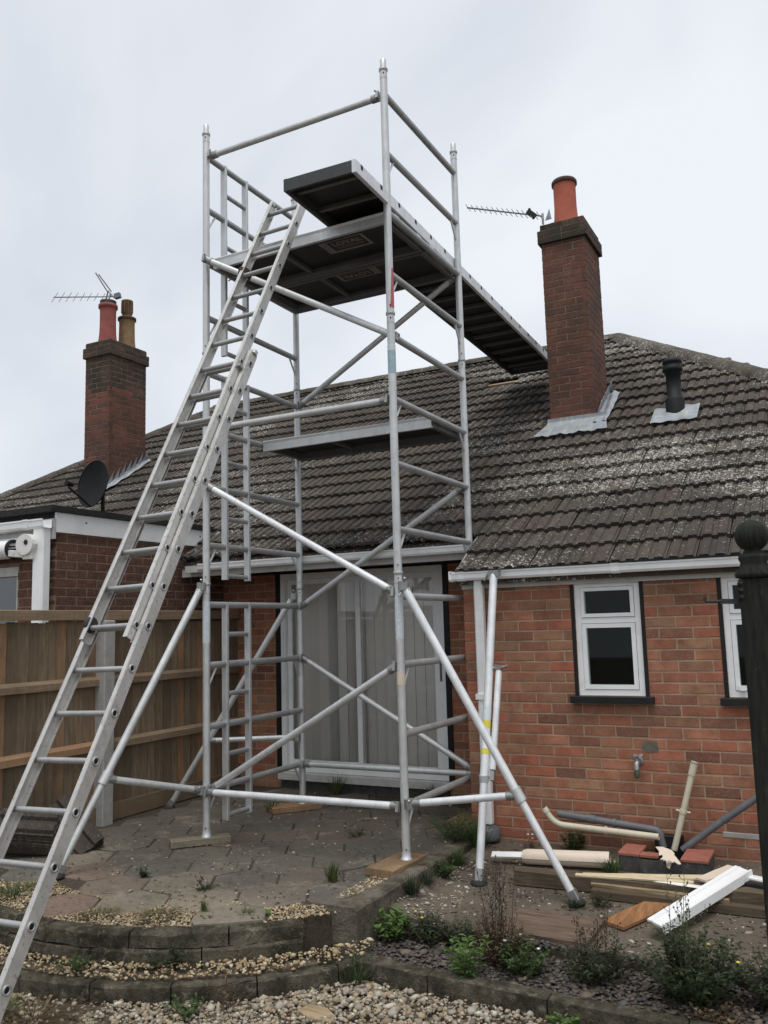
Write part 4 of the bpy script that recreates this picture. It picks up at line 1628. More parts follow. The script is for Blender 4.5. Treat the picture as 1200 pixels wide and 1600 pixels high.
# ------------------------------------------------------------------ FENCE
fence = empty('timber_fence', (-5.55, 5.2, 0), 'tall weathered brown close board fence left of the paving', 'fence')
y = 1.9
while y < 7.22:
    wd_ = RNG.uniform(.088, .108)
    zt = 1.64 + RNG.uniform(-.006, .004)
    mb = MB()
    x0 = -5.585
    vs = [(x0, y, .10), (x0 + .006, y, .10), (x0 + .022, y + wd_, .10), (x0 + .004, y + wd_, .10)]
    lean = RNG.uniform(-.004, .004)
    vs = vs + [(a, b + lean, zt) for a, b, c in vs]
    mb.hexa(vs)
    mb.build('fence_board', 'fence', fence)
    y += wd_ + RNG.uniform(-.010, .002)
for (y0, y1) in ((1.9, 3.298), (3.424, 5.322), (5.448, 7.22)):
    for z in (.625, 1.15):
        mb = MB()
        mb.extr([(-5.564, z - .04), (-5.515, z - .04), (-5.515, z + .012), (-5.564, z + .038)], y0, y1, axis='Y')
        mb.build('fence_rail', 'rail', fence)
    MB().box(-5.562, -5.53, y0, y1, .0, .135).build('gravel_board', 'rail', fence)
MB().cbox(-5.575, -5.515, 1.9, 7.22, 1.655, 1.735, .005).build('top_rail', 'rail', fence)
for yp_ in (3.301, 5.325):
    MB().cbox(-5.572, -5.46, yp_, yp_ + .12, -.3, 1.65, .008).build('fence_post', 'conc', fence)

# ------------------------------------------------------------------ SCAFFOLD TOWER
TX0, TX1, TY0, TY1 = -4.266, -2.631, 5.176, 6.455
RT, RS = 5.3546, 0.4525            # top rung height and rung spacing


def rung_z(k):
    return RT - RS * (k - 1)


tower = empty('scaffold_tower', (-3.45, 5.8, 0.0), 'tall silver aluminium mobile scaffold tower standing on the paving before the patio door', 'scaffold tower')
POSTR = .0275
JO = [5.548, 3.705, 1.893, 0.062]
for (X, Y, nm) in ((TX0, TY0, 'FL'), (TX1, TY0, 'FR'), (TX0, TY1, 'BL'), (TX1, TY1, 'BR')):
    for i in range(3):
        z1, z0 = JO[i], JO[i + 1]
        pm = MB()
        pm.tube([(X, Y, z0), (X, Y, z1)], POSTR, 16)
        if i == 0:
            pm.tube([(X, Y, z1), (X, Y, z1 + .075), (X, Y, z1 + .082)], [.0225, .0225, .018], 14)
        po = pm.build('post', 'alu', tower)
        MB().tube([(X, Y, z1 - .015), (X, Y, z1 - .012), (X, Y, z1 + .006), (X, Y, z1 + .008)], [.029, .033, .033, .029], 14).build('collar', 'alu_rung', po)
        MB().tube([(X, Y, z1 - .075), (X, Y, z1 - .07)], [.0285, .0285], 14).build('collar', 'alu_rung', po)
        for zz in (z0 + .05, z1 - .04):
            MB().tube([(X + .012, Y - .023, zz), (X + .015, Y - .030, zz)], .005, 6).build('pin_hole', 'black', po)
        if nm == 'FR':
            if i == 0:
                mb = MB()
                vs, fs = [], []
                for q, zq in enumerate((3.74, 3.83, 3.93, 4.03)):
                    for k in range(7):
                        t = R_(-62 + 12 * q + k * (17 - 2 * q))
                        vs.append((X + (POSTR + .0012) * math.cos(t), Y + (POSTR + .0012) * math.sin(t), zq))
                for q in range(3):
                    for k in range(6):
                        fs.append((q * 7 + k, q * 7 + k + 1, q * 7 + 8 + k, q * 7 + 7 + k))
                mb.add(vs, fs, 0, True).build('paint_mark', 'red_lab', po)
            if i == 1:
                MB().tube([(X, Y, 3.27), (X, Y, 3.43)], POSTR + .0012, 14).build('tape', 'blue_lab', po)
                MB().tube([(X, Y, 3.432), (X, Y, 3.475)], POSTR + .0012, 14).build('tape', 'white_lab', po)
            if i == 2:
                MB().tube([(X, Y, 1.45), (X, Y, 1.74)], POSTR + .0012, 14).build('label_band', 'white_lab', po)
                MB().tube([(X, Y, 1.15), (X, Y, 1.235)], POSTR + .0012, 14).build('tape', 'cream', po)
        if nm == 'FL' and i == 2:
            MB().tube([(X, Y, 1.45), (X, Y, 1.76)], POSTR + .0012, 14).build('label_band', 'white_lab', po)
    bp = MB().lathe([(.038, 0), (.038, .007), (.031, .010), (.030, .04)], (X, Y, .046), 16)
    bp.build('base_plate', 'alu', tower)
for X in (TX0, TX1):
    for k in range(1, 13):
        z = rung_z(k)
        MB().tube([(X, TY0, z), (X, TY1, z)], .0245, 14).build('rung', 'alu_rung', tower)
        if k % 2 == 0:
            MB().tube([(X, TY0 + .02, z - .16), (X, TY0 + .115, z - .02)], .0085, 8).build('gusset', 'alu', tower)
            MB().tube([(X, TY1 - .02, z - .16), (X, TY1 - .115, z - .02)], .0085, 8).build('gusset', 'alu', tower)
# climbing ladder built into the left frames
for f in range(3):
    kt = 1 + 4 * f
    zt, zb = rung_z(kt) + .02, rung_z(kt + 3) - RS * .5 - .03
    for yy in (5.402, 5.690):
        MB().beam((TX0, yy, zb), (TX0, yy, zt), .052, .030, (0, 1, 0), c=.004).build('ladder_stile', 'alu', tower)
    for k in range(4):
        z = rung_z(kt + k) - RS / 2
        MB().tube([(TX0, 5.417, z), (TX0, 5.675, z)], .0185, 12).build('ladder_rung', 'alu_rung', tower)


def brace(a, b, mat='alu', r=.0245):
    a, b = Vector(a), Vector(b)
    d = (b - a).normalized()
    o = MB().tube([a + d * .03, b - d * .03], r, 14).build('brace', mat, tower)
    for q, s in ((a, 1), (b, -1)):
        c = MB()
        c.tube([q + d * s * .0, q + d * s * .06], r * 1.22, 10)
        c.beam(q + Vector((0, -.02, .03)), q + Vector((.0, -.035, -.03)), .02, .03)
        c.tube([q + Vector((0, -.012, .026)), q + Vector((.018 * s, -.045, .034))], .006, 6)
        c.build('brace_clip', 'steel', o)


yf, yb = TY0 + .0, TY1
oF, oB = TY0 + .012, TY1 - .012
brace((TX0 + .045, oF, rung_z(1) + .0), (TX1 - .045, oF, rung_z(1)))
brace((TX0 + .04, oF - .06, rung_z(3)), (TX1 + .02, oF + .05, rung_z(5)))
brace((TX0 + .04, oF, rung_z(6)), (TX1 - .04, oF, rung_z(6)))
brace((TX0 + .03, oF - .03, rung_z(7)), (TX1 - .035, oF, rung_z(9) + .03), 'alu_new')
brace((TX0 + .04, oF, rung_z(12) + .01), (TX1 - .04, oF, rung_z(10) - .01))
brace((TX0 + .03, oF - .03, rung_z(12) - .01), (TX1 - .03, oF - .03, rung_z(12)), 'alu_new')
brace((TX0 + .03, oB, rung_z(12)), (TX1 - .03, oB, rung_z(12)))
brace((TX0 + .03, oB, rung_z(10)), (TX1 - .03, oB, rung_z(12) + .03))
brace((TX0 + .03, oB, rung_z(9)), (TX1 - .03, oB, rung_z(7)))
brace((TX0 + .03, oB, rung_z(5)), (TX1 - .03, oB, rung_z(3) - .02))


# ------------------------------------------------------------------ decks
def text_mesh(s, size, ext=.0004):
    cu = bpy.data.curves.new('lettering', 'FONT')
    cu.body = s
    cu.size = size
    cu.extrude = ext
    cu.offset = size * .02
    cu.align_x = 'CENTER'
    cu.align_y = 'CENTER'
    ob = bpy.data.objects.new('lettering', cu)
    COL.objects.link(ob)
    dg = bpy.context.evaluated_depsgraph_get()
    me = bpy.data.meshes.new_from_object(ob.evaluated_get(dg))
    bpy.data.objects.remove(ob)
    return me


def deck(label, x0, x1, y0, y1, zb, plate=None, hatch=False, mark=None):
    """aluminium framed platform; zb = underside of the frame"""
    t = empty('platform_deck', ((x0 + x1) / 2, (y0 + y1) / 2, zb), label, 'platform', 'scaffold platforms')
    ht = .085
    for yy in (y0, y1):
        s = 1 if yy == y0 else -1
        mb = MB()
        pr = [(yy, zb), (yy + s * .028, zb), (yy + s * .028, zb + .012), (yy + s * .006, zb + .016), (yy + s * .006, zb + ht - .02), (yy + s * .022, zb + ht - .014), (yy + s * .022, zb + ht), (yy, zb + ht + .004), (yy - s * .006, zb + ht - .004), (yy, zb + ht - .022)]
        if s < 0:
            pr = pr[::-1]
        mb.extr(pr, x0, x1)
        mb.build('side_beam', 'alu' if s > 0 and yy < 5.9 and yy != 5.825 else 'alu_dark', t)  # inner and rear beams take a darker copy, their shade put into the colour
    for xx in (x0 + .02, x1 - .02):
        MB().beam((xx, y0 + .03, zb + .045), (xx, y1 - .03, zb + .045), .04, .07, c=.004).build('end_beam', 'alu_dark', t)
        for q in (.18, .82):
            yq = y0 + (y1 - y0) * q
            hk = MB()
            sg = -1 if xx < (x0 + x1) / 2 else 1
            hk.box(xx - .018, xx + .018, yq - .035, yq + .035, zb + .055, zb + .088)
            hk.box(min(xx, xx + sg * .055), max(xx, xx + sg * .055), yq - .035, yq + .035, zb + .079, zb + .088)
            hk.build('hook', 'alu_new', t)
    MB().box(x0 + .042, x1 - .042, y0 + .030, y1 - .030, zb + .066, zb + .078).build('deck_board', 'ply', t)
    for q in (.37,):
        xq = x0 + (x1 - x0) * q
        MB().beam((xq, y0 + .031, zb + .05), (xq, y1 - .031, zb + .05), .035, .03).build('cross_member', 'alu_dark', t)
    if plate:
        cx, cy, w_, h_, flip = plate
        pl = MB()
        z = zb + .0645
        b = .012
        for (a0, a1, b0, b1) in ((-w_ / 2, w_ / 2, -h_ / 2, -h_ / 2 + b), (-w_ / 2, w_ / 2, h_ / 2 - b * 2, h_ / 2), (-w_ / 2, -w_ / 2 + b * 5.2, -h_ / 2 + b, h_ / 2 - b * 2), (w_ / 2 - b * 2.0, w_ / 2, -h_ / 2 + b, h_ / 2 - b * 2)):
            if flip:
                a0, a1, b0, b1 = -a1, -a0, -b1, -b0
            pl.box(cx + a0, cx + a1, cy + b0, cy + b1, z - .0006, z)
        for q in range(2):
            b0 = h_ * (.12 + .10 * q)
            a0, a1 = -w_ * .26, w_ * .38
            if flip:
                a0, a1, b0 = -a1, -a0, -b0
            pl.box(cx + a0, cx + a1, cy + b0 - .003, cy + b0 + .003, z - .0006, z)
        po = pl.build('printed_label', 'print', t)
        # dark red field behind the word
        a0, a1, b0, b1 = -w_ * .27, w_ * .40, -h_ * .36, h_ * .06
        if flip:
            a0, a1, b0, b1 = -a1, -a0, -b1, -b0
        MB().box(cx + a0, cx + a1, cy + b0, cy + b1, z + .0001, z + .0006).build('label_field', 'print_red', po)
        me = text_mesh('LOYAL', h_ * .42)
        me.materials.clear()
        me.materials.append(M['print'])
        off = Vector((w_ * .06, -h_ * .15, 0))
        mt = Matrix.Rotation(math.pi, 4, 'X')            # faces down, letter tops towards the camera side
        if flip:
            mt = Matrix.Rotation(math.pi, 4, 'Z') @ mt
            off = -off
        me.transform(mt)
        o = link('lettering', me, po)
        o.location = Vector((cx, cy, z - .0012)) + off - org(po)
        # speckled emblem block (flat print)
        em = MB()
        for q in range(26):
            ex = -w_ / 2 + b * .7 + RNG.random() * b * 4.0
            ey = -h_ / 2 + b * 1.2 + RNG.random() * (h_ - b * 4)
            if flip:
                ex, ey = -ex, -ey
            em.box(cx + ex - .004, cx + ex + .004, cy + ey - .003, cy + ey + .003, z - .0011, z - .0007)
        em.build('emblem', 'ply', po)
    if mark:
        cx, cy = mark
        mb = MB()
        z = zb + .0645
        for q in range(3):
            mb.box(cx - .05 + q * .036, cx - .032 + q * .036, cy - .045, cy + .03, z - .0006, z)
        mb.box(cx - .055, cx + .055, cy + .03, cy + .05, z - .0006, z)
        mb.build('printed_mark', 'print', t)
    return t


deck('front upper scaffold platform with upright black and grey label underneath', TX0 + .035, TX1 - .035, 5.222, 5.805, 4.405, (-3.16, 5.495, .385, .20, False), True)
deck('rear upper scaffold platform with upside down label and small emblem underneath', TX0 + .035, TX1 - .035, 5.825, 6.41, 4.405, (-3.36, 6.02, .37, .20, True), False, (-3.635, 5.93))
deck('single lower scaffold platform halfway up in front of the roof eaves', TX0 + .035, TX1 - .035, 5.875, 6.42, 3.030, None, False)

# long staging board reaching from the tower to the chimney
stg = empty('staging_board', (-2.9, 7.2, 4.50), 'long narrow staging board cantilevered out and running back to the ridge beside the chimney', 'staging board')
SA, SB = Vector((-2.875, 4.655, 4.508)), Vector((-3.055, 9.75, 4.508))
sdv = (SB - SA).normalized()
spv = Vector((sdv.y, -sdv.x, 0))
HW = .265
for s in (1, -1):
    MB().beam(SA + spv * HW * s + Vector((0, 0, .045)), SB + spv * HW * s + Vector((0, 0, .045)), .03, .09, c=.003).build('side_rail', 'alu_new' if s > 0 else 'alu_black', stg)  # right rail bright, left rail near black
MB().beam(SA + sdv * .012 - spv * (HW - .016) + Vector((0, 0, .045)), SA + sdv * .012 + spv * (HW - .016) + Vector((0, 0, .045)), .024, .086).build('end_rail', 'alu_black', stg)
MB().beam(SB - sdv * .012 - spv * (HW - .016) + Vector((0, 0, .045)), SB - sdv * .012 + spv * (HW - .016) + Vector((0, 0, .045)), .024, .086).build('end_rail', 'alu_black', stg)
P0, P1 = SA + sdv * .03, SB - sdv * .03
MB().beam(P0 + Vector((0, 0, .075)), P1 + Vector((0, 0, .075)), HW * 2 - .034, .014).build('deck_panel', 'ply', stg)
Ls = (P1 - P0).length
ncr = 17
for i in range(ncr):
    q = P0 + sdv * (Ls * (i + .35) / ncr)
    MB().beam(q - spv * (HW - .018) + Vector((0, 0, .048)), q + spv * (HW - .018) + Vector((0, 0, .048)), .032, .03).build('cross_bar', 'alu_dark', stg)
for i in range(17):
    q = P0 + sdv * (.06 + Ls * i / 17) + spv * (HW + .0155)
    MB().beam(q + Vector((0, 0, .052)), q + Vector((0, 0, .085)), .030, .003, spv).build('rail_slot', 'black', stg)

# ------------------------------------------------------------------ EXTENSION LADDER
lad = empty('extension_ladder', (-3.35, 2.45, -0.28), 'long silver two section extension ladder leaning from the gravel up to the top platform', 'ladder')
LP = Vector((-3.194, 2.599, 0.0906))
LD = Vector((-0.030, 0.5037, 0.8634)).normalized()
LS = .245
LX = Vector((1, 0, 0)) - LD * LD.x
LX.normalize()
LN = LX.cross(LD).normalized()          # ladder normal
if LN.y > 0:
    LN = -LN


def ladder_section(name, base, k0, k1, below, above, width, off):
    sec = MB()
    b0 = base + off
    for s in (0, 1):
        c = b0 - LX * (width * s)
        a_, b_ = c + LD * (LS * k0 - below), c + LD * (LS * k1 + above)
        mb = MB()
        # channel section stile: web plus two flanges
        hh, ww, th = .068, .026, .004
        sd = 1 if s == 0 else -1
        mb.beam(a_, b_, .006, hh, LN)
        for q in (1, -1):
            o_ = LN * (q * (hh / 2 - .003)) - LX * (sd * ww / 2)
            mb.beam(a_ + o_, b_ + o_, ww, .006, LN)
        ob = mb.build('stile', 'alu_ladder', lad)
        # rung ends show as swaged rings on the outer face
        for k in range(k0, k1 + 1):
            p = c + LD * (LS * k)
            mb = MB()
            mb.lathe([(.022, .003), (.022, .008), (.016, .009), (.013, .004)], p, 12, LX * sd)
            mb.build('rung_end', 'alu_rung', ob)
            mb = MB().lathe([(.0, .0042), (.0135, .0042), (.0135, .0046), (.0, .0048)], p, 10, LX * sd)
            mb.build('rung_hole', 'black', ob)
    for k in range(k0, k1 + 1):
        p = b0 + LD * (LS * k)
        n_ = 10
        mb = MB()
        vs = []
        for q in (p - LX * .004, p - LX * (width - .004)):
            for i in range(n_):
                t = 2 * math.pi * i / n_
                vs.append(q + LN * (.0165 * math.cos(t)) + LD * (.0145 * math.sin(t)))
        fs = [(i, (i + 1) % n_, (i + 1) % n_ + n_, i + n_) for i in range(n_)]
        mb.add(vs, fs, 0, True)
        mb.build('rung', 'alu_rung', lad)


ladder_section('base', LP, 0, 15, .40, .10, .40, Vector((0, 0, 0)))
ladder_section('fly', LP, 7, 22, .085, .13, .33, Vector((-.035, -.0, .0)) + LN * .047 - LD * .018)
for s in (0, 1):
    q = LP + LD * (-.41) - LX * (.40 * s)
    MB().beam(q, q + LD * .05, .034, .08, LN).build('rubber_foot', 'rubber', lad)
    q = LP + LD * (LS * 22 + .108) + LN * .052 - LX * (.33 * s + .035)
    MB().beam(q, q + LD * .03, .03, .045, LN, c=.008).build('end_cap', 'alu_ladder', lad)
    q = LP + LD * (LS * 15 + .09) - LX * (.40 * s)
    MB().beam(q, q + LD * .03, .034, .045, LN, c=.008).build('end_cap', 'alu_ladder', lad)
q = LP + LD * (LS * 14.7) - LX * .03
MB().beam(q + LN * .02, q + LN * .075, .05, .02, LD).build('guide_bracket', 'steel', lad)
q = LP + LD * (LS * 7) + LN * .052 - LX * .36
MB().lathe([(.0, -.012), (.042, -.012), (.045, 0), (.042, .012), (.0, .012)], q, 16, LX).build('wear_ring', 'rubber', lad)
# rope lashing at the top
rp2 = MB()
q0 = LP + LD * (LS * 19.05) - LX * .365 + LN * .03
pts_ = []
for i in range(60):
    t = i * .42
    pts_.append(q0 + LN * (.055 * math.cos(t)) + LX * (.035 * math.sin(t)) + LD * (.03 * math.sin(i * .21) + .0006 * i))
rp2.tube(pts_, .0065, 6)
rp2.tube([q0 + LX * (-.02), q0 - LX * .10 + LD * .01, q0 - LX * .14 - LD * .01], .005, 6)
rp2.tube([q0 + LX * .02, q0 + LX * .10 - LD * .035, q0 + LX * .15 - LD * .03], .006, 6)
tag(rp2.build('rope_lashing', 'rope'), 'brown rope lashing tying the ladder to the scaffold brace', 'rope')


# ------------------------------------------------------------------ STABILISERS
def stabiliser(label, top, foot, lk, joint_t, group='stabiliser legs of the tower', mat='alu_new'):
    top, foot, lk = Vector(top), Vector(foot), Vector(lk)
    t = empty('stabiliser', foot, label, 'stabiliser', group)
    d = (foot - top).normalized()
    joint = top + (foot - top) * joint_t
    MB().tube([top + d * .03, joint + d * .03], .0265, 14).build('outer_tube', mat, t)
    MB().tube([joint - d * .02, foot - d * .05], .0235, 14).build('inner_tube', mat, t)
    c = MB()
    c.tube([joint - d * .045, joint + d * .04], .034, 14)
    c.build('joint_collar', 'alu', t)
    if (lk - joint).length > .05:
        e = (lk - joint).normalized()
        MB().tube([joint + e * .06, lk - e * .05], .0235, 14).build('link_tube', mat, t)
        c = MB()
        c.tube([joint + e * .02, joint + e * .075], .028, 12)
        c.beam(joint + e * .015, joint + e * .06, .02, .05)
        c.build('link_bracket', 'steel', t)
        c = MB()
        c.tube([lk - e * .08, lk - e * .02], .028, 10)
        c.tube([lk + Vector((0, 0, -.03)), lk + Vector((0, 0, .03))], .036, 12)
        c.tube([lk, lk + Vector((.02, -.05, .03))], .007, 6)
        c.build('clamp', 'steel', t)
    c = MB()
    c.tube([top + Vector((0, 0, -.03)), top + Vector((0, 0, .03))], .038, 14)
    c.beam(top, top + d * .05, .03, .05)
    c.tube([top, top + Vector((.035, -.05, .05))], .007, 6)
    c.tube([top + Vector((0, 0, -.02)), top + Vector((-.01, -.055, -.07))], .006, 6)
    c.build('clamp', 'steel', t)
    ft = MB()
    ft.beam(foot - d * .07, foot - d * .005, .05, .056, c=.006)
    ft.build('foot_fork', 'steel', t)
    ft = MB()
    ft.lathe([(.05, -.012), (.052, .004), (.032, .016), (.02, .03)], foot, 14)
    ft.build('rubber_foot', 'rubber', t)
    return t


stabiliser('scaffold stabiliser leg at front left whose foot is hidden by the ladder', (TX0 - .02, TY0 - .03, 1.873), (-4.604, 4.102, .012), (TX0 - .02, TY0 - .03, .38), .70, mat='alu')
stabiliser('bright scaffold stabiliser leg at front right splayed over the lower yard', (TX1 + .06, TY0 - .045, 1.80), (-1.530, 5.19, -.09), (TX1 + .05, TY0 - .03, .40), .69)
stabiliser('scaffold stabiliser leg at the back left beside the fence', (TX0 - .05, TY1 - .03, 1.823), (-5.398, 6.044, .012), (TX0 - .03, TY1 - .03, .603), .687, mat='alu')
ls_top, ls_foot = Vector((-2.255, 5.985, 1.90)), Vector((-2.19, 5.31, -.083))
t = empty('stabiliser', ls_foot, 'folded spare stabiliser leg leaning upright against the white gutter', 'stabiliser', 'stabiliser legs of the tower')
d = (ls_foot - ls_top).normalized()
MB().tube([ls_top, ls_top + (ls_foot - ls_top) * .70], .0285, 14).build('outer_tube', 'alu_new', t)
MB().tube([ls_top + (ls_foot - ls_top) * .68, ls_foot - d * .05], .0255, 14).build('inner_tube', 'alu_new', t)
q0, q1 = ls_top + (ls_foot - ls_top) * .35 + Vector((.065, .02, 0)), ls_top + (ls_foot - ls_top) * .67 + Vector((.05, .02, 0))
MB().tube([q0, q1], .0225, 12).build('link_tube', 'alu_new', t)
c = MB()
c.tube([q0 - Vector((.08, .02, -.02)), q0 + Vector((.0, 0, .02)), q0 + Vector((.07, -.01, .035))], .011, 8)
c.beam(q0 + Vector((-.03, 0, .03)), q0 + Vector((.02, 0, .02)), .03, .03)
c.build('clamp', 'steel', t)
c = MB()
c.beam(q1 + Vector((0, 0, -.01)), q1 + d * .07, .03, .03)
c.tube([q1 + d * .05 - Vector((.09, 0, 0)), q1 + d * .05], .01, 8)
c.build('link_bracket', 'steel', t)
c = MB()
c.beam(ls_top + Vector((-.035, -.01, .0)), ls_top + Vector((.05, -.01, .0)), .04, .045)
c.tube([ls_top + Vector((-.07, -.01, -.05)), ls_top + Vector((-.03, -.01, .015))], .01, 8)
c.tube([ls_top + Vector((.03, -.02, .0)), ls_top + Vector((.075, -.04, .04))], .007, 6)
c.build('top_clamp', 'steel', t)
MB().tube([ls_top + (ls_foot - ls_top) * .70 + Vector((0, 0, .03)), ls_top + (ls_foot - ls_top) * .70 - Vector((0, 0, .015))], .032, 14).build('joint_collar', 'alu', t)
for (f0, f1, mt_) in ((.515, .540, 'yellow'), (.47, .513, 'white_lab'), (.605, .622, 'yellow')):
    MB().tube([ls_top + (ls_foot - ls_top) * f0, ls_top + (ls_foot - ls_top) * f1], .0293, 14).build('sticker', mt_, t)
c = MB()
c.beam(ls_foot - d * .08, ls_foot - d * .0, .052, .06, c=.006)
c.build('foot_fork', 'steel', t)
MB().lathe([(.052, -.012), (.054, .004), (.03, .018)], ls_foot, 14).build('rubber_foot', 'rubber', t)


# ------------------------------------------------------------------ sole boards
def board(name, label, cat, c, L, W, T, rz_, mat, z=0.0, group=None, tilt=(0, 0)):
    mb = MB()
    cs, sn = math.cos(rz_), math.sin(rz_)
    nseg = 6
    vs, fs = [], []
    for i in range(nseg + 1):
        a = -L / 2 + L * i / nseg
        for (b, h) in ((-W / 2, 0), (W / 2, 0), (W / 2, T - .003), (W / 2 - .004, T), (-W / 2 + .004, T), (-W / 2, T - .003)):
            b_ = b + RNG.uniform(-.002, .002)
            x_, y_ = c[0] + a * cs - b_ * sn, c[1] + a * sn + b_ * cs
            vs.append((x_, y_, z + h + tilt[0] * a + tilt[1] * b + RNG.uniform(-.001, .001)))
    for i in range(nseg):
        for k in range(6):
            k2 = (k + 1) % 6
            fs.append((i * 6 + k, (i + 1) * 6 + k, (i + 1) * 6 + k2, i * 6 + k2))
    fs += [tuple(range(6)), tuple(reversed(range(nseg * 6, nseg * 6 + 6)))]
    mb.add(vs, fs)
    o = mb.build(name, mat)
    return tag(o, label, cat, group)


board('sole_board', 'weathered timber sole board under the front left scaffold post', 'wooden board', (-4.30, 5.145), .43, .115, .045, R_(48), 'sole_x', .001, 'scaffold sole boards')
board('sole_board', 'brown timber sole board under the front right scaffold post by the side kerb', 'wooden board', (-2.672, 5.12), .44, .20, .045, R_(86), 'sole', .001, 'scaffold sole boards')
board('sole_board', 'small timber sole board on the paving under the back left scaffold post', 'wooden board', (-4.32, 6.40), .44, .20, .045, R_(52), 'sole', .001, 'scaffold sole boards')
board('sole_board', 'timber sole board under the back right scaffold post, mostly behind the wall corner', 'wooden board', (-2.74, 6.47), .40, .20, .045, R_(88), 'sole', .001, 'scaffold sole boards')

# ------------------------------------------------------------------ satellite dish
dish = empty('satellite_dish', (-6.02, 5.77, 2.607), 'dark grey satellite dish on the extension roof edge before the far chimney', 'satellite dish')
dc = Vector((-6.020, 5.742, 2.905))
dn = Vector((-0.06, -0.82, 0.12)).normalized()
du_ = dn.cross(Vector((0, 0, 1))).normalized()
dv_ = du_.cross(dn)
mb = MB()
for s_ in (0, 1):
    vs, fs = [], []
    nr_, na_ = 6, 28
    for i in range(nr_ + 1):
        r_ = i / nr_
        for k in range(na_):
            t_ = 2 * math.pi * k / na_
            vs.append(dc + du_ * (.20 * r_ * math.cos(t_)) + dv_ * (.222 * r_ * math.sin(t_)) + dn * (.05 * r_ * r_ - .006 * s_))
    for i in range(nr_):
        for k in range(na_):
            k2 = (k + 1) % na_
            f = (i * na_ + k, i * na_ + k2, (i + 1) * na_ + k2, (i + 1) * na_ + k)
            fs.append(f if s_ == 0 else f[::-1])
    mb.add(vs, fs, 0, True)
rim = [dc + du_ * (.20 * math.cos(2 * math.pi * k / 28)) + dv_ * (.222 * math.sin(2 * math.pi * k / 28)) + dn * .047 for k in range(29)]
mb.tube(rim, .006, 6, False)
mb.build('reflector', 'dish', dish)
lnb = dc + dn * .30 - dv_ * .07
MB().tube([dc - dv_ * .215 + dn * .04, lnb - dv_ * .03], .009, 8).build('feed_arm', 'dish', dish)
MB().tube([lnb + dn * .03, lnb - dn * .04], [.026, .020], 10).build('receiver', 'dish', dish)
MB().tube([(-6.0, 5.80, 2.60), (-6.0, 5.80, 2.86), dc - dn * .02], .018, 10).build('mast', 'dish', dish)


# ------------------------------------------------------------------ aerials
def aerial(label, a, b, n, hl, mount, extra=None):
    a, b = Vector(a), Vector(b)
    t = empty('tv_aerial', a, label, 'aerial', 'television aerials')
    d = (b - a).normalized()
    MB().tube([a, b], .0085, 8).build('boom', 'aerial', t)
    s = d.cross(Vector((0, 0, 1))).normalized()
    for i in range(n):
        q = a + (b - a) * ((i + .6) / (n - .2))
        e = (s * .35 + Vector((0, 0, .8)) - d * .25).normalized() if extra else (s * .45 + Vector((0, 0, .75)) + d * .2).normalized()
        h = hl * (1.0 - .25 * i / n) if not extra else hl * (.75 + .5 * i / n)
        MB().tube([q - e * h, q + e * h], .0042, 6).build('element', 'aerial', t)
    m = MB()
    for p, q in zip(mount[:-1], mount[1:]):
        m.tube([p, q], .012, 8)
    m.build('mast', 'steel', t)
    return t


ta = aerial('thin comb like aerial reaching left from the near chimney', (-2.47, 8.48, 5.79), (-3.085, 7.88, 5.785), 15, .075, [(-2.47, 8.48, 5.70), (-2.47, 8.48, 5.82)])
mb = MB()
mb.beam((-2.53, 8.42, 5.77), (-2.60, 8.36, 5.83), .035, .05)
mb.tube([(-2.55, 8.41, 5.75), (-2.58, 8.37, 5.86)], .012, 8)
mb.build('dipole_box', 'black', ta)
MB().add([(-2.45, 8.49, 5.74), (-2.38, 8.49, 5.745), (-2.40, 8.49, 5.86), (-2.45, 8.496, 5.74), (-2.38, 8.496, 5.745), (-2.40, 8.496, 5.86)], [(0, 1, 2), (5, 4, 3), (0, 3, 4, 1), (1, 4, 5, 2), (2, 5, 3, 0)]).build('bracket', 'lead_clean', ta)
tb = aerial('wide aerial above the red pot on the far left chimney', (-8.88, 8.74, 6.33), (-9.66, 8.34, 6.35), 9, .085, [(-8.95, 8.70, 6.15), (-8.93, 8.70, 6.36)], True)
for (p, q) in (((-8.98, 8.70, 6.42), (-9.13, 8.62, 6.70)), ((-8.94, 8.74, 6.42), (-9.10, 8.65, 6.68)), ((-9.00, 8.70, 6.30), (-8.96, 8.70, 6.42)), ((-8.86, 8.72, 6.30), (-8.96, 8.70, 6.42))):
    MB().tube([p, q], .010, 6).build('reflector_arm', 'aerial', tb)
MB().beam((-8.86, 8.73, 6.32), (-8.78, 8.76, 6.34), .06, .07).build('dipole_box', 'aerial', tb)

# ------------------------------------------------------------------ tap on the wall
tap = empty('garden_tap', (-1.335, 6.15, .5), 'old corroded outside tap with lever head on the brick wall', 'tap')
mb = MB()
mb.tube([(-1.335, VW - .002, .575), (-1.335, VW - .06, .575), (-1.337, VW - .08, .565), (-1.337, VW - .082, .52)], [.016, .016, .017, .016], 10)
mb.lathe([(.03, 0), (.03, .008), (.02, .012)], (-1.335, VW - .001, .575), 12, (0, -1, 0))
mb.build('body', 'tapm', tap)
mb = MB()
for k in range(4):
    t_ = math.pi / 4 + k * math.pi / 2
    mb.tube([(-1.335, VW - .05, .612), (-1.335 + .036 * math.cos(t_), VW - .05 + .036 * math.sin(t_), .615)], [.010, .012], 8)
mb.tube([(-1.335, VW - .05, .58), (-1.335, VW - .05, .622)], .009, 8)
mb.build('handle', 'tapm', tap)
MB().tube([(-1.337, VW - .082, .53), (-1.337, VW - .082, .485), (-1.337, VW - .082, .470)], [.018, .020, .010], 10).build('spout', 'tap_green', tap)


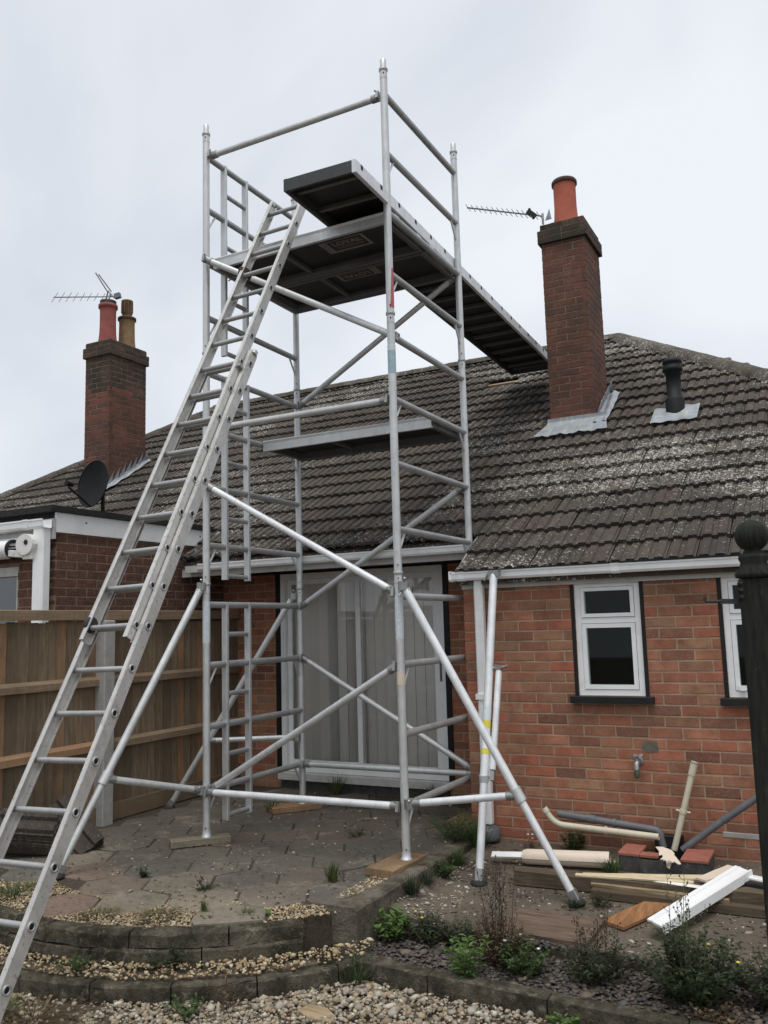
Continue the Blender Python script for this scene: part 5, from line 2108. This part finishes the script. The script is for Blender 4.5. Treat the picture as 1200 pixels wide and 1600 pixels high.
# ------------------------------------------------------------------ pipes and rubbish by the wall
def pipe(label, pts_, r, mat, sockets=(), cat='pipe', group='loose plastic pipes by the wall'):
    t = empty('waste_pipe', Vector(pts_[0]), label, cat, group)
    mb = MB()
    mb.tube(pts_, r, 14, cap=False)
    mb.tube([Vector(p) for p in pts_], r * .82, 14, cap=False)
    mb.build('pipe', mat, t)
    for (p, q) in sockets:
        m = MB().tube([p, q], r * 1.22, 14)
        m.build('socket', mat, t)
    return t


def bend(a, b, c, n=5, k=.06):
    a, b, c = Vector(a), Vector(b), Vector(c)
    p0, p2 = b + (a - b).normalized() * k, b + (c - b).normalized() * k
    out = [a]
    for i in range(n + 1):
        t_ = i / n
        out.append(p0 * (1 - t_) ** 2 + b * 2 * t_ * (1 - t_) + p2 * t_ ** 2)
    out.append(c)
    return out


A_, B_, C_ = Vector((-1.972, 6.05, .225)), Vector((-1.905, 6.05, .140)), Vector((-1.205, 6.03, .118))
pipe('yellowed cream pipe with an elbow end lying along the wall', bend(A_, B_, C_), .0215, 'cream_pipe', [(A_ + Vector((-.012, 0, .016)), A_ + Vector((.008, 0, -.010))), (Vector((-1.56, 6.04, .130)), Vector((-1.545, 6.04, .1295)))])
G0, G1, G2 = Vector((-1.905, 6.115, .200)), Vector((-1.215, 6.115, .140)), Vector((-1.195, 6.10, .04))
pipe('dark grey soil pipe lying level behind the cream elbow pipe', bend(G0, G1, G2, 5, .035), .025, 'grey_pipe', [(Vector((-1.70, 6.115, .1825)), Vector((-1.64, 6.115, .177))), (Vector((-1.52, 6.115, .1665)), Vector((-1.50, 6.115, .165)))])
V_0, V_1 = Vector((-.955, 6.075, .600)), Vector((-1.113, 6.03, .045))
dvv = (V_1 - V_0).normalized()
tv = pipe('cream pipe standing upright, leaning on the wall with a socket top', [V_0, V_1], .0195, 'cream_pipe', [(V_0 - dvv * .004, V_0 + dvv * .085), (V_0 + dvv * .0, V_0 + dvv * .012)])
qv = V_0 + dvv * .325
mb = MB()
mb.tube([qv - dvv * .012, qv + dvv * .012], .024, 14)
mb.tube([qv + Vector((-.045, 0, .006)), qv + Vector((.045, 0, -.006))], .007, 8)
mb.build('pipe_clip', 'cream_pipe', tv)
pipe('dark grey pipe slanting up to the right across the wall foot', [(-1.065, 6.05, .045), (-.80, 6.06, .250), (-.52, 6.07, .455)], .0225, 'grey_pipe', [(Vector((-.80, 6.06, .250)), Vector((-.785, 6.06, .262)))])

# gully surround with quarry tile top
gs = empty('drain_surround', (-1.15, 5.93, -.06), 'low rough drain surround topped with red quarry tiles at the wall foot', 'drain')
mb = MB()
mb.box(-1.42, -1.29, 5.80, 6.06, -.08, .040)
mb.box(-1.29, -1.03, 5.79, 5.86, -.08, .030)
mb.box(-1.03, -.875, 5.78, 6.08, -.08, .040)
mb.build('kerb_block', 'dark_conc', gs)
for (x0, x1, y0, y1) in ((-1.425, -1.288, 5.795, 6.065), (-1.286, -1.17, 5.79, 5.865), (-1.035, -.87, 5.775, 6.085)):
    MB().cbox(x0, x1, y0, y1, .042, .060, .004).build('quarry_tile', 'quarry', gs)
tag(MB().cbox(-1.25, -1.07, 6.10, 6.17, -.03, .115, .006).build('black_box', 'black'), 'plain black box filling the dark area behind the grey pipe elbow', 'drain')  # black box added to fill the dark area behind the elbow

# cream roll with a white tongue
rl = empty('plastic_roll', (-1.75, 5.75, -.06), 'rolled pinkish cream plastic sheet lying on the yard with white strip', 'roll')
RA, RB = Vector((-2.035, 5.72, -.010)), Vector((-1.475, 5.79, .002))
mb = MB()
prf = []
for i in range(40):
    t_ = i / 39
    a_ = t_ * 4 * math.pi
    r_ = .053 - .016 * t_
    prf.append((r_ * math.cos(a_), r_ * math.sin(a_)))
ad = (RB - RA).normalized()
as_ = ad.cross(Vector((0, 0, 1))).normalized()
au = as_.cross(ad)
vs, fs = [], []
for e, kk in ((RA, .82), (RA + ad * .03, 1.0), (RB, 1.08)):
    for (p, q) in prf:
        vs.append(e + as_ * p * kk + au * q * kk)
m_ = len(prf)
for r_ in (0, 1):
    for i in range(m_ - 1):
        fs.append((r_ * m_ + i, (r_ + 1) * m_ + i, (r_ + 1) * m_ + i + 1, r_ * m_ + i + 1))
mb.add(vs, fs, 0, True)
mb.build('rolled_sheet', 'cream', rl)
MB().beam((-2.25, 5.70, -.012), (-2.02, 5.722, .0), .050, .012, (0, -.5, 1)).build('white_strip', 'upvc', rl)

# timber and boards on the yard
board('timber_beam', 'thick dark old timber beam lying across the yard under the cream boards', 'timber', (-1.20, 5.45), 1.55, .11, .085, R_(3.2), 'plank', -.084)
board('timber_plank', 'long thin grey brown plank in front of the thick beam', 'timber', (-.95, 5.335), 1.05, .07, .045, R_(1.0), 'plank', -.09)
board('timber_plank', 'pale split plank edge lying on the grey brown plank', 'timber', (-1.10, 5.37), .78, .03, .02, R_(-1.5), 'plank_pale', -.045)
board('cream_board', 'long tapering cream painted board on top of the timber heap', 'board', (-1.13, 5.50), .86, .075, .012, R_(11), 'cream_wood', .008, None, (.035, 0))
board('cream_board', 'thin cream painted lath beneath the long cream board', 'board', (-1.25, 5.43), .68, .035, .012, R_(6), 'cream_wood', .004, None, (.012, 0))
board('white_strip', 'flat white plastic strip lying between the planks', 'plastic strip', (-.99, 5.43), .40, .045, .006, R_(-8), 'upvc', .003)
board('cream_offcut', 'curved cream offcut lying over the end of the white fascia', 'board', (-.80, 5.60), .28, .075, .012, R_(58), 'cream', .035, None, (.10, 0))
# white fascia board with a moulded edge and dark end
wf = empty('fascia_board', (-.85, 5.25, -.06), 'bright white plastic fascia length propped diagonally on the timber heap', 'fascia board')
fa_, fb_ = Vector((-1.015, 4.85, -.075)), Vector((-.655, 5.65, .035))
fd = (fb_ - fa_).normalized()
fs_ = fd.cross(Vector((0, 0, 1))).normalized()
mb = MB()
mb.beam(fa_ + Vector((0, 0, .03)), fb_ + Vector((0, 0, .03)), .105, .010, (0.1, -.25, 1))
mb.build('face', 'upvc', wf)
MB().beam(fa_ + fs_ * .048 + Vector((0, 0, .016)), fb_ + fs_ * .048 + Vector((0, 0, .016)), .012, .05, (0, 0, 1)).build('lip', 'upvc', wf)
MB().beam(fa_ - fs_ * .025 + Vector((0, 0, .038)), fb_ - fs_ * .025 + Vector((0, 0, .038)), .02, .008, (0, 0, 1), c=.002).build('moulding', 'upvc', wf)
board('plastic_trim', 'short white plastic trim with black underside by the gate post', 'plastic strip', (-.56, 5.60), .22, .06, .012, R_(-14), 'upvc', .03)
board('dark_offcut', 'black plastic offcut under the short white trim', 'plastic strip', (-.57, 5.545), .20, .05, .03, R_(-16), 'black', -.008)
board('split_board', 'orange brown split board lying flat in front of the timber beam', 'board', (-1.15, 5.17), .52, .15, .018, R_(64), 'plank_orange', -.10, None, (.07, 0))
board('timber_slab', 'dark brown timber look paving slab lying in the yard', 'paving slab', (-1.57, 4.82), .50, .32, .03, R_(-3), 'woodslab', -.138, None, (0, .075))
# broken cream pieces
for (cx_, cy_, z_, sc, rr, lb) in ((-1.09, 5.74, .070, .058, .5, 'jagged torn cream plastic piece hanging over the drain edge'), (-1.12, 5.84, .072, .085, -.3, 'thin torn cream strip across the drain tiles')):
    mb = MB()
    out = [(-1, .1), (-.6, -.15), (-.45, -.5), (-.25, -.35), (.05, -.8), (.2, -.7), (.5, -1.2), (.75, -1.25), (.62, -.4), (.5, .1), (.2, .28), (-.5, .3)]
    pl_ = []
    for a_, b_ in out:
        b_ = b_ * (1 if sc < .09 else .35)
        pl_.append((cx_ + sc * (a_ * math.cos(rr) - b_ * math.sin(rr)), cy_ + sc * (a_ * math.sin(rr) + b_ * math.cos(rr))))
    mb.prism(pl_, lambda x, y: z_ + (y - cy_) * .55, lambda x, y: z_ + .004 + (y - cy_) * .55)
    tag(mb.build('plastic_offcut', 'cream'), lb, 'offcut')
# small pale wood lump on the front gravel
mb = MB()
pl_ = [(-2.42, 3.60), (-2.33, 3.56), (-2.22, 3.585), (-2.24, 3.63), (-2.30, 3.66), (-2.40, 3.65)]
mb.prism(pl_, -.275, lambda x, y: -.228 + .014 * math.sin(x * 60))
tag(mb.build('wood_chunk', 'plank_pale'), 'pale split wood chunk lying on the front gravel', 'wood chunk')
mb = MB().lathe([(.0, -.012), (.028, -.01), (.032, 0), (.026, .009), (.0, .011)], (-2.555, 4.055, -.236), 14, (.3, -.5, .8))
tag(mb.build('round_lid', 'white_lab'), 'round white plastic lid on the gravel near the kerb bend', 'lid')

# spare roof tiles stacked against the fence
TSV = TV.copy()


def spare(p, m4, label):
    mb = MB()
    vs = [Vector(v) for v in TV]
    m = len(vs) // 3
    low = [Vector((v.x, v.y, 0.0)) for v in vs[:2 * m]]
    top = vs[:2 * m]
    base = [v + Vector((0, 0, -.004)) for v in top]
    und = [Vector((v.x, v.y, v.z - .016)) for v in top]
    fs = []
    for i in range(m - 1):
        fs.append((i, i + 1, m + i + 1, m + i))
        fs.append((2 * m + i, 3 * m + i, 3 * m + i + 1, 2 * m + i + 1))
        fs.append((i, 2 * m + i, 2 * m + i + 1, i + 1))
        fs.append((m + i, m + i + 1, 3 * m + i + 1, 3 * m + i))
    fs += [(0, m, 3 * m, 2 * m), (m - 1, 2 * m + m - 1, 3 * m + m - 1, m + m - 1)]
    mb.add([p + m4 @ (v * 1.0) for v in top + und], fs)
    o = mb.build('spare_roof_tile', 'tile_spare')
    return tag(o, label, 'roof tile', 'spare roof tiles stacked by the fence')


def frame_m(nrm, rib, k=1.25):
    zn = Vector(nrm).normalized()
    yd = Vector(rib)
    yd = (yd - zn * yd.dot(zn)).normalized()
    xd = yd.cross(zn)
    return Matrix((xd * k, yd * k, zn * k * 1.5)).transposed().to_4x4()


nl = Vector((.62, -.50, .60)).normalized()
for i in range(7):
    m4 = frame_m(nl, Vector((.883, .469, 0)) * .62 - Vector((0, 0, .78)) + Vector((RNG.uniform(-.03, .03), 0, 0)))
    c0 = Vector((-5.08, 4.66, .225)) - nl * (.024 * i) - (m4 @ Vector((0, TL / 2, 0)))
    c0 += (m4 @ Vector((0, TL / 2, 0))) * .0 + Vector((0, 0, -.08))
    spare(c0 + Vector((RNG.uniform(-.008, .008), RNG.uniform(-.008, .008), 0)), m4, 'brown ribbed roof tile in the leaning pack of spare tiles by the fence')
nf = Vector((.30, -.42, .86)).normalized()
for i in range(7):
    m4 = frame_m(nf, Vector((.883, .469, 0)) + Vector((0, 0, .15)) + Vector((0, RNG.uniform(-.05, .05), 0)))
    c0 = Vector((-5.24, 4.40, .20)) - nf * (.024 * i) - (m4 @ Vector((0, TL / 2, 0)))
    spare(c0 + Vector((RNG.uniform(-.012, .012), RNG.uniform(-.012, .012), 0)), m4, 'brown ribbed roof tile in the flatter pile of spare tiles by the fence')

# ------------------------------------------------------------------ gate post in the foreground
gp = empty('gate_post', (-.245, 2.97, -.28), 'dark green black timber gate post with ball finial in the right foreground', 'gate post')
px_, py_ = -.243, 2.97
mb = MB()
mb.beam((px_, py_, -.28), (px_, py_, 1.655), .092, .092, (0, 1, 0), c=.006)
mb.build('shaft', 'post', gp)
mb = MB()
prf = [(.036, 1.655), (.058, 1.660), (.060, 1.672), (.046, 1.690), (.040, 1.705), (.046, 1.722), (.044, 1.730), (.030, 1.737), (.029, 1.744)]
for i in range(11):
    t_ = -1.10 + (math.pi / 2 + 1.10) * i / 10
    prf.append((max(.052 * math.cos(t_), .001), 1.792 + .052 * math.sin(t_)))
mb.lathe(prf, (px_, py_, 0), 24)
mb.build('ball_finial', 'post', gp)
mb = MB()
for q in range(3):
    mb.lathe([(.0, -.010), (.009, -.007), (.011, 0), (.009, .007), (.0, .010)], (px_ - .040, py_ - .040, 1.640 - .022 * q), 10, (0, 1, 0))
mb.build('carved_edge', 'post', gp)
mb = MB()
mb.beam((px_ - .04, py_ - .02, 1.585), (px_ - .105, py_ - .035, 1.588), .008, .016)
mb.tube([(px_ - .10, py_ - .035, 1.588), (px_ - .145, py_ - .045, 1.588), (px_ - .150, py_ - .046, 1.594), (px_ - .148, py_ - .046, 1.602)], .0045, 8)
mb.build('latch_hook', 'rubber', gp)


# ------------------------------------------------------------------ PLANTS
def leaf_fan(V, F, T, base, d, n, L, W, rng, curl=.5):
    """one lanceolate leaf of 3 cross sections"""
    d = d.normalized()
    s = d.cross(Vector((0, 0, 1)))
    if s.length < 1e-3:
        s = Vector((1, 0, 0))
    s = (s.normalized() + n * .3).normalized()
    nn = s.cross(d)
    b = len(V)
    t = rng.random() * .96 + .02
    p0 = base
    p1 = base + d * L * .45 + nn * L * .05
    p2 = base + d * L * .9 - Vector((0, 0, curl * L * .25))
    V += [p0, p1 + s * W / 2, p1 - nn * W * .12, p1 - s * W / 2, p2]
    F += [(b, b + 1, b + 2), (b, b + 2, b + 3), (b + 1, b + 4, b + 2), (b + 2, b + 4, b + 3)]
    T += [t] * 5


def plant(name, label, cat, base, h, spread, stems, leaves, L, W, mat, seed, stem_mat='stem_green', upright=.7, lo=.1, group=None, flowers=0, petal='petal', whisk=0):
    r = random.Random(seed)
    base = Vector(base)
    t = empty(name, base, label, cat, group)
    st = MB()
    V, F, T = [], [], []
    fl = MB()
    for i in range(stems):
        a = r.uniform(0, 6.283)
        k = r.random() ** .6
        tip = base + Vector((math.cos(a) * spread * k, math.sin(a) * spread * k, h * r.uniform(.6, 1.0) * (1.05 - .35 * k)))
        root = base + Vector((math.cos(a) * spread * k * .25, math.sin(a) * spread * k * .25, -.01))
        mid = (root * .5 + tip * .5) + Vector((math.cos(a) * spread * .08, math.sin(a) * spread * .08, h * .06))
        pts_ = [root * (1 - q) ** 2 + mid * 2 * q * (1 - q) + tip * q * q for q in (0, .25, .5, .75, 1.0)]
        rr = max(.0018, h * .006)
        st.tube(pts_, [rr, rr * .9, rr * .75, rr * .6, rr * .3], 5)
        for j in range(leaves):
            q = lo + (1 - lo) * (j + r.random()) / leaves
            p = root * (1 - q) ** 2 + mid * 2 * q * (1 - q) + tip * q * q
            b_ = r.uniform(0, 6.283)
            d = Vector((math.cos(b_), math.sin(b_), upright * r.uniform(.2, 1.2)))
            leaf_fan(V, F, T, p, d, Vector((r.uniform(-1, 1), r.uniform(-1, 1), r.uniform(-1, 1))), L * r.uniform(.6, 1.2) * (1.1 - .4 * q), W * r.uniform(.7, 1.2), r)
        if i < flowers:
            MB().lathe([(.0, 0), (.008, .002), (.010, .006), (.003, .009)], tip, 8).build('flower', petal, t)
    for i in range(whisk):       # tall thin seed stalks
        a = r.uniform(0, 6.283)
        k = r.random() * .8
        root = base + Vector((math.cos(a) * spread * k * .5, math.sin(a) * spread * k * .5, 0))
        tip = root + Vector((r.uniform(-.05, .05), r.uniform(-.05, .05), h * r.uniform(1.15, 1.6)))
        st.tube([root, (root + tip) / 2 + Vector((r.uniform(-.01, .01), 0, 0)), tip], [.0022, .0017, .001], 5)
        for j in range(9):
            q = .55 + .45 * j / 9
            p = root + (tip - root) * q
            b_ = r.uniform(0, 6.283)
            e = p + Vector((math.cos(b_) * .022, math.sin(b_) * .022, .018))
            st.tube([p, e], .0011, 4)
            st.lathe([(.0, 0), (.0042, .003), (.0035, .009), (.0, .011)], e, 5)
    if st.v:
        st.build('stems', stem_mat, t)
    me = np_mesh('foliage', [tuple(v) for v in V], F, mat, T, False, base)
    link('foliage', me, t)
    return t


def tuft(label, base, h, spread, n, mat, seed, w=.004, cat='weed', group='weeds growing in the paving joints', name='grass_tuft'):
    r = random.Random(seed)
    base = Vector(base)
    V, F, T = [], [], []
    for i in range(n):
        a = r.uniform(0, 6.283)
        k = r.random()
        p = base + Vector((math.cos(a), math.sin(a), 0)) * spread * .35 * r.random()
        hh = h * r.uniform(.45, 1.0)
        d = Vector((math.cos(a) * spread * k, math.sin(a) * spread * k, hh))
        s = Vector((-math.sin(a), math.cos(a), 0)) * w * r.uniform(.6, 1.3) / 2
        b = len(V)
        t = r.random() * .96 + .02
        m_ = p + d * .55 + Vector((0, 0, hh * .12))
        e = p + d
        V += [p - s, p + s, m_ - s * .8, m_ + s * .8, e]
        F += [(b, b + 1, b + 3), (b, b + 3, b + 2), (b + 2, b + 3, b + 4)]
        T += [t] * 5
    me = np_mesh(name, [tuple(v) for v in V], F, mat, T, False, base)
    o = link(name, me, None, base)
    return tag(o, label, cat, group)


tuft('green upright grass tuft on the paving left of the front right sole board', (-2.908, 4.713, 0), .13, .07, 70, 'grass', 1, .007)
plant('broadleaf_weed', 'small round green weed on the paving right of the ladder foot', 'weed', (-4.10, 4.36, 0), .06, .06, 10, 7, .035, .02, 'leaf_mid', 2)
plant('broadleaf_weed', 'dark brown rosette weed with one thin stalk at a slab corner', 'weed', (-3.545, 4.285, 0), .04, .09, 14, 7, .035, .009, 'leaf_dark', 3, 'stem', .3, whisk=1)
tuft('tiny pale grass tuft in the slab joint above the curved step', (-3.285, 3.96, 0), .07, .05, 36, 'grass', 4, .005)
tuft('yellow mossy tuft at the gravel edge inside the curved step', (-3.04, 4.02, -.01), .05, .07, 50, 'moss', 5, .004)
plant('broadleaf_weed', 'sparse low weed on the dark paving centre under the tower', 'weed', (-3.352, 5.807, 0), .06, .11, 12, 6, .035, .012, 'leaf_dark', 6)
plant('broadleaf_weed', 'fresh light green leafy weed at the foot of the curved step', 'weed', (-2.90, 4.06, -.155), .19, .07, 5, 13, .075, .026, 'leaf_bright', 7, 'stem_green', .9)
plant('broadleaf_weed', 'dark green spreading weed against the lower tier of the curved step', 'weed', (-3.20, 3.62, -.155), .12, .14, 22, 9, .06, .014, 'leaf_dark', 8, upright=.4)
plant('broadleaf_weed', 'feathery green weed on the narrow gravel strip left of the step centre', 'weed', (-3.64, 3.36, -.155), .08, .10, 18, 10, .04, .008, 'leaf_mid', 9, upright=.5)
plant('broadleaf_weed', 'low green weed clump in the front gravel near the picture bottom', 'weed', (-2.93, 3.40, -.262), .07, .11, 18, 9, .045, .012, 'leaf_mid', 10)
plant('dry_weed', 'dry yellow stalky weed in the front gravel before the kerb', 'weed', (-2.77, 3.56, -.262), .16, .09, 9, 6, .05, .008, 'leaf_dry', 11, 'stem')
tuft('dark grassy weed at the bend of the lowest kerb', (-2.38, 4.06, -.262), .14, .17, 70, 'leaf_mid', 12, .008)
tuft('yellow green moss tuft on the left gravel of the upper step', (-3.79, 3.66, -.015), .05, .16, 160, 'moss', 13, .004)
tuft('wide yellow grass patch along the inner edge of the curved step', (-3.45, 3.78, -.015), .05, .18, 170, 'moss', 14, .004)
tuft('green grass patch on the paving at the far left behind the ladder', (-4.58, 3.76, -.02), .08, .26, 220, 'grass', 15, .005)
tuft('sparse grass tuft on the gravel near the ladder foot', (-3.75, 3.02, -.262), .08, .16, 120, 'grass', 16, .005)
tuft('small grass tuft by the back sole board under the climbing frame', (-4.45, 6.25, 0), .10, .09, 60, 'leaf_mid', 17, .006)
tuft('tall thin grass in front of the patio door left pane', (-4.30, 7.08, 0), .22, .12, 90, 'grass', 18, .005)
tuft('tall thin grass in front of the patio door right pane', (-3.35, 7.05, 0), .18, .16, 70, 'leaf_dark', 19, .005)
tuft('grassy weed on the paving between the back scaffold posts', (-3.8, 6.67, 0), .08, .11, 60, 'leaf_mid', 20, .006)
plant('broadleaf_weed', 'bushy dark green weed at the wall corner above the side kerb', 'weed', (-2.63, 5.98, 0), .22, .24, 34, 10, .08, .012, 'leaf_mid', 21, upright=.6, group='weeds along the side kerb')
tuft('long grass clump by the downpipe drain', (-2.47, 5.97, -.04), .20, .20, 150, 'leaf_mid', 22, .006, group='weeds along the side kerb')
plant('broadleaf_weed', 'green leafy weed halfway along the side kerb on the yard side', 'weed', (-2.43, 5.28, -.06), .11, .11, 16, 9, .06, .016, 'leaf_mid', 23, group='weeds along the side kerb')
plant('broadleaf_weed', 'broad light green plant beside the front end of the side kerb', 'weed', (-2.40, 4.50, -.20), .19, .13, 16, 12, .075, .03, 'leaf_bright', 24, upright=.7, group='weeds in the slate bed')
plant('broadleaf_weed', 'dull green low shrub with a yellow flower left in the slate bed', 'weed', (-2.20, 4.55, -.19), .14, .19, 48, 10, .046, .015, 'leaf_dark', 25, 'stem', group='weeds in the slate bed', flowers=2)
plant('broadleaf_weed', 'grey green low shrub behind the slate chippings', 'weed', (-1.98, 4.56, -.19), .14, .15, 40, 10, .042, .014, 'leaf_dark', 26, 'stem', group='weeds in the slate bed')
plant('broadleaf_weed', 'brightest green leafy plant spilling over the straight kerb', 'weed', (-1.80, 4.18, -.21), .28, .12, 13, 14, .08, .021, 'leaf_bright', 27, upright=.55, group='weeds in the slate bed')
plant('dry_weed', 'brown withered shrub with seed heads behind the bright green plant', 'weed', (-1.72, 4.40, -.21), .34, .17, 70, 14, .042, .012, 'leaf_dry', 28, 'stem', group='weeds in the slate bed', whisk=10)
plant('broadleaf_weed', 'dense dark green clump with white flowers right of the withered shrub', 'weed', (-1.58, 4.36, -.21), .19, .16, 42, 11, .052, .017, 'leaf_mid', 29, group='weeds in the slate bed', flowers=3, petal='petal_w')
plant('broadleaf_weed', 'grey green twiggy plant with tall stalks in the middle of the slate bed', 'weed', (-1.22, 4.42, -.21), .20, .23, 60, 11, .05, .015, 'leaf_dark', 30, 'stem', group='weeds in the slate bed', whisk=9)
plant('weed_bush', 'largest dark green weed bush with tall seed stalks at the right', 'bush', (-.76, 4.36, -.21), .36, .28, 120, 14, .062, .019, 'leaf_dark', 31, 'stem_green', .6, group='weeds in the slate bed', flowers=2, whisk=8)
plant('weed_bush', 'second dark bush at the right edge behind the gate post', 'bush', (-.38, 4.45, -.21), .30, .24, 70, 12, .058, .018, 'leaf_dark', 32, 'stem', .6, group='weeds in the slate bed', whisk=5)
plant('broadleaf_weed', 'bright green weed in the gravel below the straight kerb', 'weed', (-1.26, 4.0, -.262), .06, .09, 16, 9, .04, .02, 'leaf_bright', 33)
plant('broadleaf_weed', 'red brown low plant under the large bush beside the kerb', 'weed', (-.62, 4.18, -.22), .12, .17, 30, 10, .04, .016, 'leaf_dry', 34, 'stem', group='weeds in the slate bed')
plant('broadleaf_weed', 'leafy dark green weed against the wall under the cream elbow pipe', 'weed', (-1.80, 6.11, -.05), .16, .09, 13, 9, .06, .026, 'leaf_mid', 35, group='weeds at the wall foot')
tuft('spiky green grass at the end of the cream roll', (-1.44, 5.70, -.06), .13, .11, 60, 'leaf_mid', 36, .008, group='weeds at the wall foot', name='grass_tuft')
plant('broadleaf_weed', 'scrubby dark weed by the timber beam near the stabiliser foot', 'weed', (-1.40, 5.22, -.10), .07, .11, 18, 9, .035, .010, 'leaf_dark', 37, 'stem', group='weeds at the wall foot')
tuft('green weed around the right stabiliser foot', (-1.53, 5.13, -.10), .05, .09, 50, 'leaf_dark', 38, .008, group='weeds at the wall foot')
plant('dry_weed', 'dry sprig with pale buds against the wall near the drain collar', 'weed', (-2.10, 6.05, -.04), .10, .07, 8, 6, .03, .008, 'leaf_dry', 39, 'stem', group='weeds at the wall foot', flowers=3, petal='petal_w')

tuft('ragged grass along the yard side of the kerb near its front', (-2.44, 4.86, -.06), .12, .12, 110, 'leaf_dark', 40, .006, group='weeds along the side kerb')
tuft('short dark grass at the yard side of the kerb below the sole board', (-2.45, 5.08, -.06), .09, .12, 90, 'leaf_dark', 41, .006, group='weeds along the side kerb')
tuft('dark grass strip at the yard side of the kerb by the back end', (-2.44, 5.55, -.06), .11, .15, 130, 'leaf_mid', 42, .006, group='weeds along the side kerb')
tuft('dry straw patch on the gravel left of the lowest kerb', (-3.55, 3.05, -.262), .035, .30, 260, 'leaf_dry', 43, .004, group='dry straw on the gravel', cat='straw', name='dry_straw')
tuft('dry straw patch on the gravel beside the ladder foot', (-3.15, 2.95, -.262), .03, .30, 220, 'leaf_dry', 44, .004, group='dry straw on the gravel', cat='straw', name='dry_straw')
# fallen leaf crumbs and grit caught in joints, on the yard and the steps
V, F, T = [], [], []
r = random.Random(77)
for i in range(2600):
    if i < 1500:
        x, y = r.uniform(-2.46, .3), r.uniform(4.64, 6.15)
        z = yz(y) + .003
    else:
        x, y = r.uniform(-5.3, -2.65), r.uniform(3.6, 7.2)
        if rad(x, y) > R1 - .02 and y < CY:
            continue
        z = .004
    a, l, w_ = r.uniform(0, 6.28), r.uniform(.006, .022), r.uniform(.003, .008)
    c_, s_ = math.cos(a), math.sin(a)
    b = len(V)
    V += [(x - c_ * l, y - s_ * l, z), (x + s_ * w_, y - c_ * w_, z + r.uniform(0, .004)), (x + c_ * l, y + s_ * l, z + r.uniform(0, .006)), (x - s_ * w_, y + c_ * w_, z + .001)]
    F.append((b, b + 1, b + 2, b + 3))
    T += [r.random() * .96 + .02] * 4
lit = link('leaf_litter', np_mesh('leaf_litter', V, F, 'leaf_dry', T))
lit['kind'] = 'stuff'
